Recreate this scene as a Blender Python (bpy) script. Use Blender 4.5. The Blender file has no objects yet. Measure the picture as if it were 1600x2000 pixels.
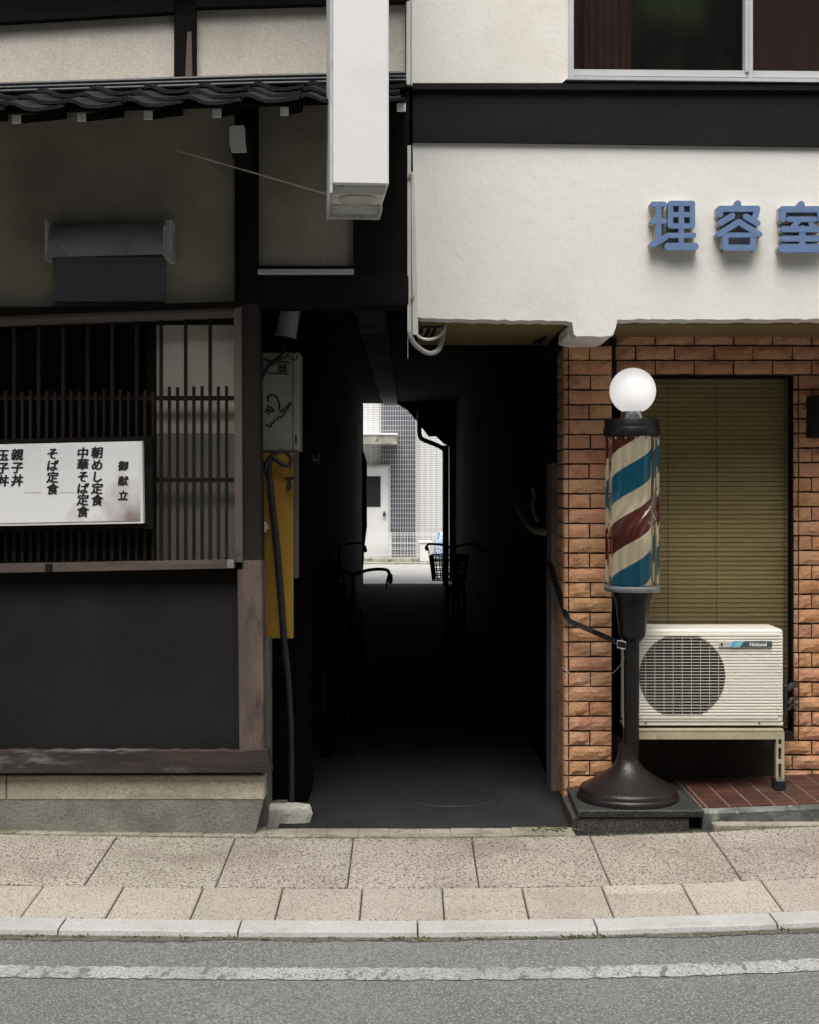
import bpy, bmesh, math, random
from mathutils import Vector, Matrix

random.seed(7)
S = bpy.context.scene
COL = S.collection

# ------------------------------------------------------------------ camera, sky, sun, exposure
F, CX, HY, D0, H = 2600.0, 797.0, 950.0, 6.05, 1.582     # focal (px), centre column, horizon row, distance to the shop fronts, eye height
cam_d = bpy.data.cameras.new("camera")
cam = bpy.data.objects.new("camera", cam_d)
COL.objects.link(cam)
cam.location = (0, -D0, H)
cam.rotation_euler = (math.radians(90), 0, 0)
cam_d.sensor_fit = 'VERTICAL'
cam_d.sensor_height = 36.0
cam_d.lens = 36.0 * F / 2000.0
cam_d.shift_y = -(1000.0 - HY) / 2000.0
cam_d.shift_x = (800.0 - CX) / 2000.0
cam_d.clip_start = 0.05
cam_d.clip_end = 500
S.camera = cam

SUN_EL, SUN_AZ = 66.0, 188.0          # degrees; azimuth clockwise from +Y, so the sun stands behind the photographer
world = bpy.data.worlds.new("World")
S.world = world
world.use_nodes = True
wn, wl = world.node_tree.nodes, world.node_tree.links
wn.clear()
sky = wn.new('ShaderNodeTexSky')
sky.sky_type = 'NISHITA'
sky.sun_disc = False
sky.sun_elevation = math.radians(SUN_EL)
sky.sun_rotation = math.radians(SUN_AZ)
sky.dust_density = 4.0
hsv = wn.new('ShaderNodeHueSaturation')
hsv.inputs['Saturation'].default_value = 0.22
bg = wn.new('ShaderNodeBackground')
bg.inputs['Strength'].default_value = 0.15
wo = wn.new('ShaderNodeOutputWorld')
wl.new(sky.outputs[0], hsv.inputs['Color'])
wl.new(hsv.outputs[0], bg.inputs[0])
wl.new(bg.outputs[0], wo.inputs[0])

sun_d = bpy.data.lights.new("sun", 'SUN')
sun_d.energy = 1.5
sun_d.angle = math.radians(40)
sun_d.color = (1.0, 0.96, 0.90)
sun = bpy.data.objects.new("sun", sun_d)
COL.objects.link(sun)
az, el = math.radians(SUN_AZ), math.radians(SUN_EL)
sdir = Vector((math.sin(az) * math.cos(el), math.cos(az) * math.cos(el), math.sin(el)))
sun.rotation_euler = sdir.to_track_quat('Z', 'Y').to_euler()
sun.location = (0, -8, 12)

S.view_settings.view_transform = 'Standard'
S.view_settings.look = 'None'
S.view_settings.exposure = 0.82
S.view_settings.gamma = 1.0
S.render.engine = 'CYCLES'
S.cycles.use_denoising = True
S.cycles.sample_clamp_indirect = 3.0
S.cycles.max_bounces = 8
S.cycles.transparent_max_bounces = 16

# ------------------------------------------------------------------ helpers
def W(px, py, Y):
    """photo column / row at the depth of plane Y -> a point in the street"""
    d = Y + D0
    return Vector(((px - CX) * d / F, Y, H + (HY - py) * d / F))
def WX(px, Y): return (px - CX) * (Y + D0) / F
def WZ(py, Y): return H + (HY - py) * (Y + D0) / F
def lin(c):
    return tuple(((v / 255.0) / 12.92 if v / 255.0 <= 0.04045 else ((v / 255.0 + 0.055) / 1.055) ** 2.4) for v in c)
def rise(x):
    a = min(abs(x), 3.0) / 1.85
    return (0.055 if x > 0 else 0.018) * a * a

class MB:
    def __init__(s):
        s.v, s.f, s.c = [], [], []
    def add(s, verts, faces, col=None):
        o = len(s.v)
        s.v += [tuple(p) for p in verts]
        s.f += [tuple(i + o for i in f) for f in faces]
        s.c += [col or (1, 1, 1, 1)] * len(verts)
        return s
    def box(s, x0, x1, y0, y1, z0, z1, b=0.0, col=None, rot=None, org=None):
        x0, x1 = min(x0, x1), max(x0, x1); y0, y1 = min(y0, y1), max(y0, y1); z0, z1 = min(z0, z1), max(z0, z1)
        if b > 0:
            b = min(b, (x1 - x0) * .45, (y1 - y0) * .45, (z1 - z0) * .45)
            bm = bmesh.new()
            bmesh.ops.create_cube(bm, size=1)
            for p in bm.verts:
                p.co = Vector(((x0 + x1) / 2 + p.co.x * (x1 - x0), (y0 + y1) / 2 + p.co.y * (y1 - y0), (z0 + z1) / 2 + p.co.z * (z1 - z0)))
            bmesh.ops.bevel(bm, geom=bm.edges[:], offset=b, segments=1, affect='EDGES')
            bm.verts.index_update()
            vs = [p.co.copy() for p in bm.verts]; fs = [[q.index for q in f.verts] for f in bm.faces]
            bm.free()
        else:
            vs = [Vector(p) for p in ((x0, y0, z0), (x1, y0, z0), (x1, y1, z0), (x0, y1, z0), (x0, y0, z1), (x1, y0, z1), (x1, y1, z1), (x0, y1, z1))]
            fs = [(0, 3, 2, 1), (4, 5, 6, 7), (0, 1, 5, 4), (1, 2, 6, 5), (2, 3, 7, 6), (3, 0, 4, 7)]
        if rot is not None:
            org = Vector(org) if org is not None else Vector(((x0 + x1) / 2, (y0 + y1) / 2, (z0 + z1) / 2))
            vs = [org + rot @ (p - org) for p in vs]
        return s.add(vs, fs, col)
    def prism(s, pts, y0, y1, col=None):
        """polygon of (x, z) between planes y0 (front) and y1"""
        n = len(pts)
        a = sum(pts[i][0] * pts[(i + 1) % n][1] - pts[(i + 1) % n][0] * pts[i][1] for i in range(n))
        if a < 0: pts = pts[::-1]
        vs = [(p[0], y0, p[1]) for p in pts] + [(p[0], y1, p[1]) for p in pts]
        fs = [tuple(range(n)), tuple(range(2 * n - 1, n - 1, -1))]
        for i in range(n):
            j = (i + 1) % n
            fs.append((j, i, i + n, j + n))
        return s.add(vs, fs, col)
    def ppx(s, pts, Y, depth, col=None):
        """the same, the outline given as photo columns / rows at plane Y"""
        return s.prism([(WX(p[0], Y), WZ(p[1], Y)) for p in pts], Y, Y + depth, col)
    def rpx(s, x0, y0, x1, y1, Y, depth, b=0.0, col=None):
        return s.box(WX(x0, Y), WX(x1, Y), Y, Y + depth, WZ(y1, Y), WZ(y0, Y), b, col)
    def tube(s, pts, r, n=8, caps=True, col=None, flat=1.0):
        pts = [Vector(p) for p in pts]
        R = r if isinstance(r, (list, tuple)) else [r] * len(pts)
        vs, fs = [], []
        up = None
        for i, p in enumerate(pts):
            t = (pts[min(i + 1, len(pts) - 1)] - pts[max(i - 1, 0)]).normalized()
            if up is None:
                up = Vector((0, 0, 1)) if abs(t.z) < .9 else Vector((0, 1, 0))
            u = t.cross(up).normalized(); w = u.cross(t).normalized(); up = w
            for k in range(n):
                a = 2 * math.pi * k / n
                vs.append(p + R[i] * (math.cos(a) * u + math.sin(a) * flat * w))
        for i in range(len(pts) - 1):
            for k in range(n):
                k2 = (k + 1) % n
                fs.append((i * n + k, i * n + k2, (i + 1) * n + k2, (i + 1) * n + k))
        if caps:
            fs.append(tuple(range(n - 1, -1, -1))); fs.append(tuple((len(pts) - 1) * n + k for k in range(n)))
        return s.add(vs, fs, col)
    def lathe(s, prof, c=(0, 0, 0), n=40, col=None):
        """profile of (r, z) turned about the vertical through c"""
        vs, fs = [], []
        for r, z in prof:
            for k in range(n):
                a = 2 * math.pi * k / n
                vs.append((c[0] + r * math.cos(a), c[1] + r * math.sin(a), c[2] + z))
        for i in range(len(prof) - 1):
            for k in range(n):
                k2 = (k + 1) % n
                fs.append((i * n + k, i * n + k2, (i + 1) * n + k2, (i + 1) * n + k))
        if prof[0][0] > 1e-6: fs.append(tuple(range(n - 1, -1, -1)))
        if prof[-1][0] > 1e-6: fs.append(tuple((len(prof) - 1) * n + k for k in range(n)))
        return s.add(vs, fs, col)
    def disc_y(s, cx, cz, r, y0, y1, n=40, rz=None, col=None):
        rz = rz or r
        return s.prism([(cx + r * math.cos(2 * math.pi * k / n), cz + rz * math.sin(2 * math.pi * k / n)) for k in range(n)], y0, y1, col)
    def build(s, name, mat, parent=None, smooth=None, label=None):
        me = bpy.data.meshes.new(name)
        me.from_pydata(s.v, [], s.f)
        at = me.color_attributes.new("tone", 'FLOAT_COLOR', 'POINT')
        flat = [x for c in s.c for x in c]
        at.data.foreach_set("color", flat)
        bm = bmesh.new(); bm.from_mesh(me)
        bmesh.ops.recalc_face_normals(bm, faces=bm.faces[:])
        bm.to_mesh(me); bm.free()
        if smooth:
            me.shade_smooth()
            me.set_sharp_from_angle(angle=math.radians(smooth))
        me.materials.append(mat)
        o = bpy.data.objects.new(name, me)
        COL.objects.link(o)
        if parent is not None:
            o.parent = parent
            if parent.type == 'EMPTY': o.matrix_parent_inverse = Matrix.Translation(-Vector(parent.location))
        if label: o["label"] = label
        return o

def thing(name, label, cat, loc=(0, 0, 0), group=None):
    o = bpy.data.objects.new(name, None)
    o.empty_display_size = 0.1
    COL.objects.link(o)
    o.location = loc
    o["label"] = label; o["category"] = cat
    if group: o["group"] = group
    return o
def tag(o, label, cat, group=None):
    o["label"] = label; o["category"] = cat
    if group: o["group"] = group
    return o
def struct(o):
    o["kind"] = "structure"
    return o

def glyphs(mb, text, cx, cz, size, y, depth=0.0012, bold=0.0, shear=0.0, squash=1.0, align='CENTER'):
    """one piece of lettering, centred on (cx, cz), standing on plane y and facing the street"""
    c = bpy.data.curves.new("lettering", 'FONT')
    c.body = text; c.size = 1.0; c.offset = bold; c.shear = shear; c.extrude = 0.0; c.resolution_u = 3
    o = bpy.data.objects.new("lettering", c)
    COL.objects.link(o)
    bpy.context.view_layer.update()
    me = bpy.data.meshes.new_from_object(o.evaluated_get(bpy.context.evaluated_depsgraph_get()))
    xs = [v.co.x for v in me.vertices]; ys = [v.co.y for v in me.vertices]
    mx, my = (min(xs) + max(xs)) / 2, (min(ys) + max(ys)) / 2
    if len(text) == 1: mx, my = 0.5, 0.38
    vs = [(cx + (v.co.x - mx) * size * squash, y - depth, cz + (v.co.y - my) * size) for v in me.vertices]
    fs = [tuple(p.vertices) for p in me.polygons]
    mb.add(vs, fs)
    bpy.data.objects.remove(o); bpy.data.meshes.remove(me); bpy.data.curves.remove(c)

# ------------------------------------------------------------------ materials
def mat(name, c1, c2=None, scale=8.0, rough=0.7, bump=0.0, bscale=None, detail=6.0, lo=0.35, hi=0.65, metal=0.0, spec=0.5,
        stretch=(1, 1, 1), speck=None, speck_scale=300.0, speck_lo=0.55, speck_hi=0.65, tone=False, stain=None, stain_scale=2.0, stain_lo=0.55, stain_hi=0.75,
        bdist=0.01, stain_stretch=(1, 1, 1), grain=0.13):
    m = bpy.data.materials.new(name)
    m.use_nodes = True
    n, l = m.node_tree.nodes, m.node_tree.links
    p = n['Principled BSDF']
    p.inputs['Roughness'].default_value = rough
    p.inputs['Metallic'].default_value = metal
    p.inputs['Specular IOR Level'].default_value = spec
    tc = n.new('ShaderNodeTexCoord')
    mp = n.new('ShaderNodeMapping'); mp.inputs['Scale'].default_value = stretch
    l.new(tc.outputs['Object'], mp.inputs[0])
    def noise(sc, det, src=mp):
        t = n.new('ShaderNodeTexNoise'); t.inputs['Scale'].default_value = sc; t.inputs['Detail'].default_value = det
        t.inputs['Roughness'].default_value = 0.62
        l.new(src.outputs[0], t.inputs['Vector']); return t
    def ramp(src, a, b):
        r = n.new('ShaderNodeMapRange'); r.inputs['From Min'].default_value = a; r.inputs['From Max'].default_value = b
        l.new(src.outputs[0], r.inputs['Value']); return r
    def mix(fac, a, b):
        x = n.new('ShaderNodeMix'); x.data_type = 'RGBA'
        l.new(fac.outputs[0], x.inputs['Factor'])
        for sock, val in ((x.inputs['A'], a), (x.inputs['B'], b)):
            if isinstance(val, tuple): sock.default_value = (*val[:3], 1)
            else: l.new(val, sock)
        return x.outputs['Result']
    nz = noise(scale, detail)
    col = mix(ramp(nz, lo, hi), c1, c2 or c1)
    if stain:
        mp2 = n.new('ShaderNodeMapping'); mp2.inputs['Scale'].default_value = stain_stretch; mp2.inputs['Location'].default_value = (3.1, 1.7, 5.3)
        l.new(tc.outputs['Object'], mp2.inputs[0])
        col = mix(ramp(noise(stain_scale, 7, mp2), stain_lo, stain_hi), col, stain)
    if speck:
        col = mix(ramp(noise(speck_scale, 2), speck_lo, speck_hi), col, speck)
    # fine unevenness of any weathered surface
    gr = n.new('ShaderNodeMapRange'); gr.inputs['From Min'].default_value = .3; gr.inputs['From Max'].default_value = .7
    gr.inputs['To Min'].default_value = 1 - grain; gr.inputs['To Max'].default_value = 1 + grain
    gz = n.new('ShaderNodeTexNoise'); gz.inputs['Scale'].default_value = 150; gz.inputs['Detail'].default_value = 1
    l.new(tc.outputs['Object'], gz.inputs['Vector']); l.new(gz.outputs[0], gr.inputs['Value'])
    gx = n.new('ShaderNodeMix'); gx.data_type = 'RGBA'; gx.blend_type = 'MULTIPLY'; gx.inputs['Factor'].default_value = 1
    l.new(col, gx.inputs['A']); l.new(gr.outputs[0], gx.inputs['B']); col = gx.outputs['Result']
    if tone:
        a = n.new('ShaderNodeAttribute'); a.attribute_name = "tone"
        x = n.new('ShaderNodeMix'); x.data_type = 'RGBA'; x.blend_type = 'MULTIPLY'; x.inputs['Factor'].default_value = 1
        l.new(col, x.inputs['A']); l.new(a.outputs['Color'], x.inputs['B']); col = x.outputs['Result']
    l.new(col, p.inputs['Base Color'])
    if bump > 0:
        b = n.new('ShaderNodeBump'); b.inputs['Strength'].default_value = bump; b.inputs['Distance'].default_value = bdist
        l.new(noise(bscale or scale * 6, 5).outputs[0], b.inputs['Height'])
        l.new(b.outputs[0], p.inputs['Normal'])
    return m

M = {}
OPP_H = 9.0
M['opposite'] = mat('opposite', (.08, .078, .074), (.06, .058, .055), 1, .9)
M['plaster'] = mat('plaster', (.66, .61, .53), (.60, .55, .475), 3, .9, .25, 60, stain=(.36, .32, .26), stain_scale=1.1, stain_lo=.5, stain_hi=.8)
M['old_plaster'] = mat('old_plaster', (.38, .345, .275), (.29, .262, .208), 2.2, .95, .3, 60, spec=.1, stain=(.15, .13, .10), stain_scale=1.3, stain_lo=.48, stain_hi=.8)  # darker copy of the plaster; shade under the eaves put into its colour
M['white_paint'] = mat('white_paint', (.76, .745, .705), (.73, .715, .67), 2.5, .6, .24, 14, bdist=.012, stain=(.64, .62, .56), stain_scale=1.6, stain_lo=.60, stain_hi=.82, speck=(.55, .53, .48), speck_scale=22, speck_lo=.72, speck_hi=.78, grain=.05)
M['cream_paint'] = mat('cream_paint', (.78, .75, .69), (.74, .71, .64), 2, .65, .18, 40, stain=(.66, .62, .55), stain_scale=1.2, grain=.05)
M['soffit_paint'] = mat('soffit_paint', (.20, .148, .060), (.15, .11, .045), 4, .8, .2, 30)
M['dark_band'] = mat('dark_band', (.013, .0118, .0118), (.018, .0165, .016), 3, .6, .15, 60, spec=.08)
M['dark_wood'] = mat('dark_wood', (.0055, .005, .0045), (.011, .0095, .008), 6, .8, .3, 40, stretch=(1, 1, .15), spec=.08)
M['dark_wood_h'] = mat('dark_wood_h', (.0055, .005, .0045), (.014, .0115, .010), 6, .8, .3, 40, stretch=(.12, 1, 1), spec=.08)
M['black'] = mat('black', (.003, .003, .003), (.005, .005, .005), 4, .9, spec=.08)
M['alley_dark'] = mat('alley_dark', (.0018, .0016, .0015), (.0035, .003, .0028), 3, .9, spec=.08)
M['worn_wood'] = mat('worn_wood', (.145, .103, .082), (.085, .062, .050), 7, .75, .4, 60, stretch=(1, 1, .22), stain=(.018, .014, .012), stain_scale=5, stain_lo=.50, stain_hi=.66, stain_stretch=(1, 1, .4), speck=(.03, .02, .02), speck_scale=120, speck_lo=.66, speck_hi=.72)
M['dark_post'] = mat('dark_post', (.030, .024, .022), (.018, .015, .014), 6, .8, .3, 50, spec=.1, stretch=(1, 1, .2), stain=(.065, .045, .04), stain_scale=6, stain_lo=.60, stain_hi=.74, stain_stretch=(1, 1, .4))
M['pink_wood'] = mat('pink_wood', (.145, .105, .086), (.095, .070, .057), 8, .7, .3, 60, stretch=(1, 1, .15), stain=(.05, .035, .03), stain_scale=6, stain_lo=.56, stain_hi=.74)
M['pink_wood_h'] = mat('pink_wood_h', (.120, .088, .073), (.065, .050, .042), 8, .7, .3, 60, stretch=(.12, 1, 1), stain=(.05, .035, .03), stain_scale=6, stain_lo=.54, stain_hi=.72, stain_stretch=(.4, 1, 1))
M['bar_wood'] = mat('bar_wood', (.028, .021, .0175), (.016, .0125, .0105), 9, .8, .2, 60, stretch=(1, 1, .2), spec=.08)
M['beam_old'] = mat('beam_old', (.050, .033, .027), (.014, .011, .0095), 5, .85, .6, 30, stretch=(.3, 1, 1), stain=(.20, .19, .18), stain_scale=7, stain_lo=.56, stain_hi=.72, stain_stretch=(.35, 1, 1.6))
M['dark_panel'] = mat('dark_panel', (.0195, .0185, .0188), (.0135, .013, .0132), 3, .75, .15, 120, stain=(.032, .030, .029), stain_scale=2.6, stain_lo=.55, stain_hi=.85, stain_stretch=(1, 1, .35), speck=(.036, .035, .035), speck_scale=260, spec=.08)
M['concrete_warm'] = mat('concrete_warm', (.48, .44, .345), (.33, .30, .23), 3, .9, .5, 40, stretch=(.5, 1, 1), stain=(.13, .115, .085), stain_scale=3, stain_lo=.5, stain_hi=.72, stain_stretch=(.5, 1, 1.5), speck=(.25, .225, .17), speck_scale=160)
M['concrete_grey'] = mat('concrete_grey', (.25, .235, .20), (.17, .16, .135), 4, .9, .6, 60, stain=(.09, .085, .065), stain_scale=2.5, speck=(.10, .095, .08), speck_scale=220)
M['concrete_moss'] = mat('concrete_moss', (.36, .34, .27), (.19, .185, .13), 5, .95, .7, 50, stretch=(.5, 1, 1), stain=(.065, .075, .03), stain_scale=6, stain_lo=.54, stain_hi=.68, speck=(.12, .11, .09), speck_scale=150)
M['alley_wall'] = mat('alley_wall', (.15, .15, .135), (.09, .09, .08), 4, .95, .3, 40, stain=(.05, .05, .045), stain_scale=3)
M['white_stone'] = mat('white_stone', (.62, .60, .54), (.40, .38, .33), 6, .9, .8, 30, stain=(.16, .15, .12), stain_scale=7, stain_lo=.56, stain_hi=.68)
M['kawara'] = mat('kawara', (.0032, .0034, .0038), (.007, .0075, .008), 6, .42, .35, 60, spec=.22, stain=(.018, .019, .017), stain_scale=9, stain_lo=.58, stain_hi=.72)
M['ridge'] = mat('ridge', (.008, .0095, .012), (.014, .017, .020), 6, .45, .2, 40, stretch=(.3, 1, 1))
M['end_white'] = mat('end_white', (.78, .77, .74), (.66, .65, .61), 20, .8, .3, 120)
M['hood_metal'] = mat('hood_metal', (.46, .47, .47), (.28, .285, .285), 5, .38, .15, 30, stretch=(.4, 1, 1), stain=(.10, .10, .10), stain_scale=5)
M['hood_plate'] = mat('hood_plate', (.085, .088, .096), (.11, .113, .122), 4, .6, .1, 40)
M['grey_plate'] = mat('grey_plate', (.42, .46, .47), (.34, .37, .38), 5, .5, .1, 40)
M['lamp_grey'] = mat('lamp_grey', (.28, .33, .34), (.20, .24, .25), 14, .45, .2, 80, stain=(.40, .38, .33), stain_scale=20, stain_lo=.66, stain_hi=.74)
M['locker_white'] = mat('locker_white', (.34, .345, .30), (.28, .285, .25), 4, .6, .1, 60)
M['yellow'] = mat('yellow', (.36, .198, .016), (.28, .152, .012), 4, .6, .12, 60, stretch=(1, 1, .3), stain=(.26, .14, .012), stain_scale=2.2, speck=(.10, .06, .01), speck_scale=45, speck_lo=.72, speck_hi=.76)
M['rubber'] = mat('rubber', (.010, .010, .010), (.016, .016, .016), 12, .45, .1, 60)
M['black_metal'] = mat('black_metal', (.006, .006, .006), (.010, .009, .009), 8, .36, .15, 50, spec=.3, speck=(.022, .016, .014), speck_scale=60, speck_lo=.66, speck_hi=.76)
M['base_metal'] = mat('base_metal', (.010, .0075, .007), (.017, .013, .012), 8, .36, .2, 60, spec=.35, speck=(.04, .033, .03), speck_scale=90, speck_lo=.64, speck_hi=.76)
M['slab_stone'] = mat('slab_stone', (.022, .024, .023), (.012, .013, .012), 9, .6, .5, 60, speck=(.09, .095, .09), speck_scale=160)
M['plinth_stone'] = mat('plinth_stone', (.045, .034, .031), (.025, .020, .018), 7, .75, .5, 50, speck=(.16, .13, .12), speck_scale=200)
M['tile_brown'] = mat('tile_brown', (.085, .032, .022), (.05, .020, .014), 14, .55, .2, 60, tone=True, stain=(.06, .045, .035), stain_scale=3)
M['grout'] = mat('grout', (.34, .27, .22), (.20, .16, .13), 12, .9, .3, 90)
M['step_face'] = mat('step_face', (.17, .185, .165), (.06, .066, .058), 9, .9, .8, 26, stain=(.30, .31, .27), stain_scale=12, stain_lo=.58, stain_hi=.68)
M['brick'] = mat('brick', (.64, .36, .215), (.56, .295, .165), 9, .85, .75, 34, bdist=.012, tone=True, spec=.15, stain=(.44, .215, .115), stain_scale=14, stain_lo=.52, stain_hi=.68, speck=(.16, .07, .035), speck_scale=130, speck_lo=.66, speck_hi=.74)
M['mortar'] = mat('mortar', (.018, .012, .010), (.028, .020, .016), 20, .95)
M['blind'] = mat('blind', (.56, .44, .205), (.47, .365, .165), 6, .6, .05, 60, stretch=(.2, 1, 1))
M['ac_cream'] = mat('ac_cream', (.77, .73, .645), (.72, .68, .595), 4, .5, .05, 60, grain=.025)
M['ac_stand'] = mat('ac_stand', (.42, .37, .26), (.34, .30, .20), 6, .5, .1, 60, stain=(.20, .15, .09), stain_scale=12, stain_lo=.62, stain_hi=.75)
M['alu'] = mat('alu', (.62, .63, .64), (.54, .55, .56), 5, .38, .05, 60, metal=.25, stretch=(.3, 1, 1), grain=.025)
M['conduit'] = mat('conduit', (.66, .65, .61), (.58, .57, .53), 6, .5, .05, 60, stain=(.45, .38, .28), stain_scale=9, stain_lo=.64, stain_hi=.76, grain=.025)
M['sign_white'] = mat('sign_white', (.80, .79, .775), (.78, .77, .755), 2, .45, .04, 30, stain=(.70, .68, .65), stain_scale=3, grain=.025)
M['sign_frame'] = mat('sign_frame', (.55, .56, .55), (.44, .46, .46), 6, .45, .1, 60, stain=(.20, .14, .08), stain_scale=12, stain_lo=.60, stain_hi=.74)
M['tube_glass'] = mat('tube_glass', (.60, .57, .52), (.50, .46, .40), 8, .4)
M['blue_letter'] = mat('blue_letter', (.130, .210, .370), (.105, .175, .320), 40, .55, .15, 200, grain=.05)
M['letter_side'] = mat('letter_side', (.50, .48, .44), (.40, .38, .35), 20, .6)
M['ink'] = mat('ink', (.006, .006, .006), (.010, .010, .010), 10, .6)
M['paper_patch'] = mat('paper_patch', (.80, .80, .80), (.76, .76, .76), 20, .7, .1, 60, grain=.025)
M['curtain_brown'] = mat('curtain_brown', (.15, .086, .070), (.105, .062, .052), 6, .9, .2, 60, stretch=(1, 1, .1))  # brown of the pane's blurred reflection, put into cloth colour
M['curtain_green'] = mat('curtain_green', (.012, .018, .016), (.095, .145, .050), 2.1, .9, lo=.46, hi=.70, detail=1.0)  # green and dark blur of the pane's reflection, put into colour
M['shoji_low'] = mat('shoji_low', (.22, .22, .185), (.18, .18, .15), 3, .8, .05, 40)
M['shoji'] = mat('shoji', (.58, .545, .455), (.49, .46, .38), 3, .9, .05, 40)
M['pipe_wrap'] = mat('pipe_wrap', (.33, .30, .24), (.22, .20, .16), 14, .7, .3, 40)
M['chrome'] = mat('chrome', (.55, .55, .54), (.40, .40, .39), 10, .25, metal=.9)
M['ring_metal'] = mat('ring_metal', (.30, .31, .32), (.20, .21, .22), 12, .35, .2, 60, metal=.5)
M['bike'] = mat('bike', (.005, .005, .005), (.008, .008, .008), 8, .5, spec=.1)
M['fan_black'] = mat('fan_black', (.010, .011, .013), (.014, .015, .018), 8, .5)
M['grille'] = mat('grille', (.60, .56, .48), (.55, .51, .43), 8, .5)
M['far_white'] = mat('far_white', (.76, .755, .74), (.72, .715, .70), 2, .6, grain=.025)
M['far_concrete'] = mat('far_concrete', (.42, .40, .34), (.27, .26, .21), 4, .9, .4, 20, stain=(.10, .095, .07), stain_scale=7, stain_lo=.5, stain_hi=.65, stretch=(1, 1, .3))
M['fence_white'] = mat('fence_white', (.78, .78, .77), (.74, .74, .73), 6, .5)
M['blue_bag'] = mat('blue_bag', (.10, .22, .42), (.50, .56, .62), 18, .5, lo=.45, hi=.55)
M['badge_dark'] = mat('badge_dark', (.055, .085, .090), (.060, .092, .098), 8, .4)
M['badge_blue'] = mat('badge_blue', (.12, .36, .60), (.13, .38, .62), 8, .4)
M['badge_teal'] = mat('badge_teal', (.20, .50, .52), (.21, .52, .54), 8, .4)
M['badge_grey'] = mat('badge_grey', (.52, .50, .46), (.48, .46, .42), 8, .4)
M['letter_white'] = mat('letter_white', (.80, .80, .78), None, 8, .5, grain=.025)
M['asphalt'] = mat('asphalt', (.200, .204, .194), (.128, .132, .127), 1.1, .9, 1.0, 150, bdist=.012, speck=(.33, .325, .30), speck_scale=120, speck_lo=.50, speck_hi=.64, stain=(.115, .118, .112), stain_scale=60, stain_lo=.47, stain_hi=.60)
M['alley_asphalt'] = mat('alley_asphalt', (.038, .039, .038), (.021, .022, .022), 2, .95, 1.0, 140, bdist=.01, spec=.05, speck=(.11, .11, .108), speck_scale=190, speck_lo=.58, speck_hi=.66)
M['slabs'] = mat('slabs', (.465, .42, .36), (.40, .36, .308), 1.6, .9, .9, 120, bdist=.01, speck=(.12, .095, .078), speck_scale=100, speck_lo=.50, speck_hi=.61, stain=(.22, .185, .15), stain_scale=1.9, stain_lo=.47, stain_hi=.78, tone=True)
M['slabs_fine'] = mat('slabs_fine', (.46, .415, .355), (.40, .36, .305), 1.6, .9, .8, 160, bdist=.008, speck=(.19, .15, .12), speck_scale=120, speck_lo=.53, speck_hi=.64, stain=(.33, .28, .23), stain_scale=2.4, stain_lo=.55, stain_hi=.75, tone=True)
M['kerb'] = mat('kerb', (.42, .415, .40), (.36, .355, .34), 4, .9, .5, 120, speck=(.30, .29, .27), speck_scale=200, stain=(.30, .29, .26), stain_scale=3)
M['gutter'] = mat('gutter', (.045, .042, .028), (.10, .10, .072), 22, .95, .6, 60, speck=(.20, .19, .15), speck_scale=120, speck_lo=.56, speck_hi=.66)
M['joint'] = mat('joint', (.035, .032, .022), (.055, .058, .030), 12, .95, .5, 60)
M['street_far'] = mat('street_far', (.40, .395, .38), (.36, .355, .34), 2, .9, .2, 40)
M['manhole'] = mat('manhole', (.016, .016, .016), (.026, .026, .026), 20, .6, .5, 60)

# worn white road paint: breaks up along its edges and in cracks
def paint_mat():
    m = mat('road_paint', (.50, .505, .49), (.33, .335, .32), 3, .85, .9, 150, bdist=.012, speck=(.17, .17, .165), speck_scale=120, speck_lo=.50, speck_hi=.62,
            stain=(.16, .162, .155), stain_scale=26, stain_lo=.55, stain_hi=.61, stain_stretch=(1, .5, 1))
    return m
M['road_paint'] = paint_mat()

def glass(name, tint, gloss, rough=0.02):
    m = bpy.data.materials.new(name); m.use_nodes = True
    n, l = m.node_tree.nodes, m.node_tree.links
    n.clear()
    tr = n.new('ShaderNodeBsdfTransparent'); tr.inputs[0].default_value = (*tint, 1)
    gl = n.new('ShaderNodeBsdfGlossy'); gl.inputs['Roughness'].default_value = rough; gl.inputs[0].default_value = (1, 1, 1, 1)
    fr = n.new('ShaderNodeFresnel'); fr.inputs[0].default_value = gloss
    mx = n.new('ShaderNodeMixShader'); out = n.new('ShaderNodeOutputMaterial')
    l.new(fr.outputs[0], mx.inputs[0]); l.new(tr.outputs[0], mx.inputs[1]); l.new(gl.outputs[0], mx.inputs[2]); l.new(mx.outputs[0], out.inputs[0])
    return m
M['glass'] = glass('glass', (.93, .93, .92), 1.22)
M['frosted'] = glass('frosted', (.80, .79, .78), 1.18, .25)
M['acrylic'] = glass('acrylic', (.985, .985, .975), 1.45, .05)

def opal():
    m = mat('opal', (.80, .795, .79), (.78, .775, .77), 4, .22, grain=.025)
    p = m.node_tree.nodes['Principled BSDF']
    p.inputs['Subsurface Weight'].default_value = 0.4
    p.inputs['Subsurface Radius'].default_value = (.05, .05, .05)
    return m
M['opal'] = opal()
M['opal'].node_tree.nodes['Principled BSDF'].inputs['Emission Color'].default_value = (1, .975, .95, 1)
M['opal'].node_tree.nodes['Principled BSDF'].inputs['Emission Strength'].default_value = 0.32

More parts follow.
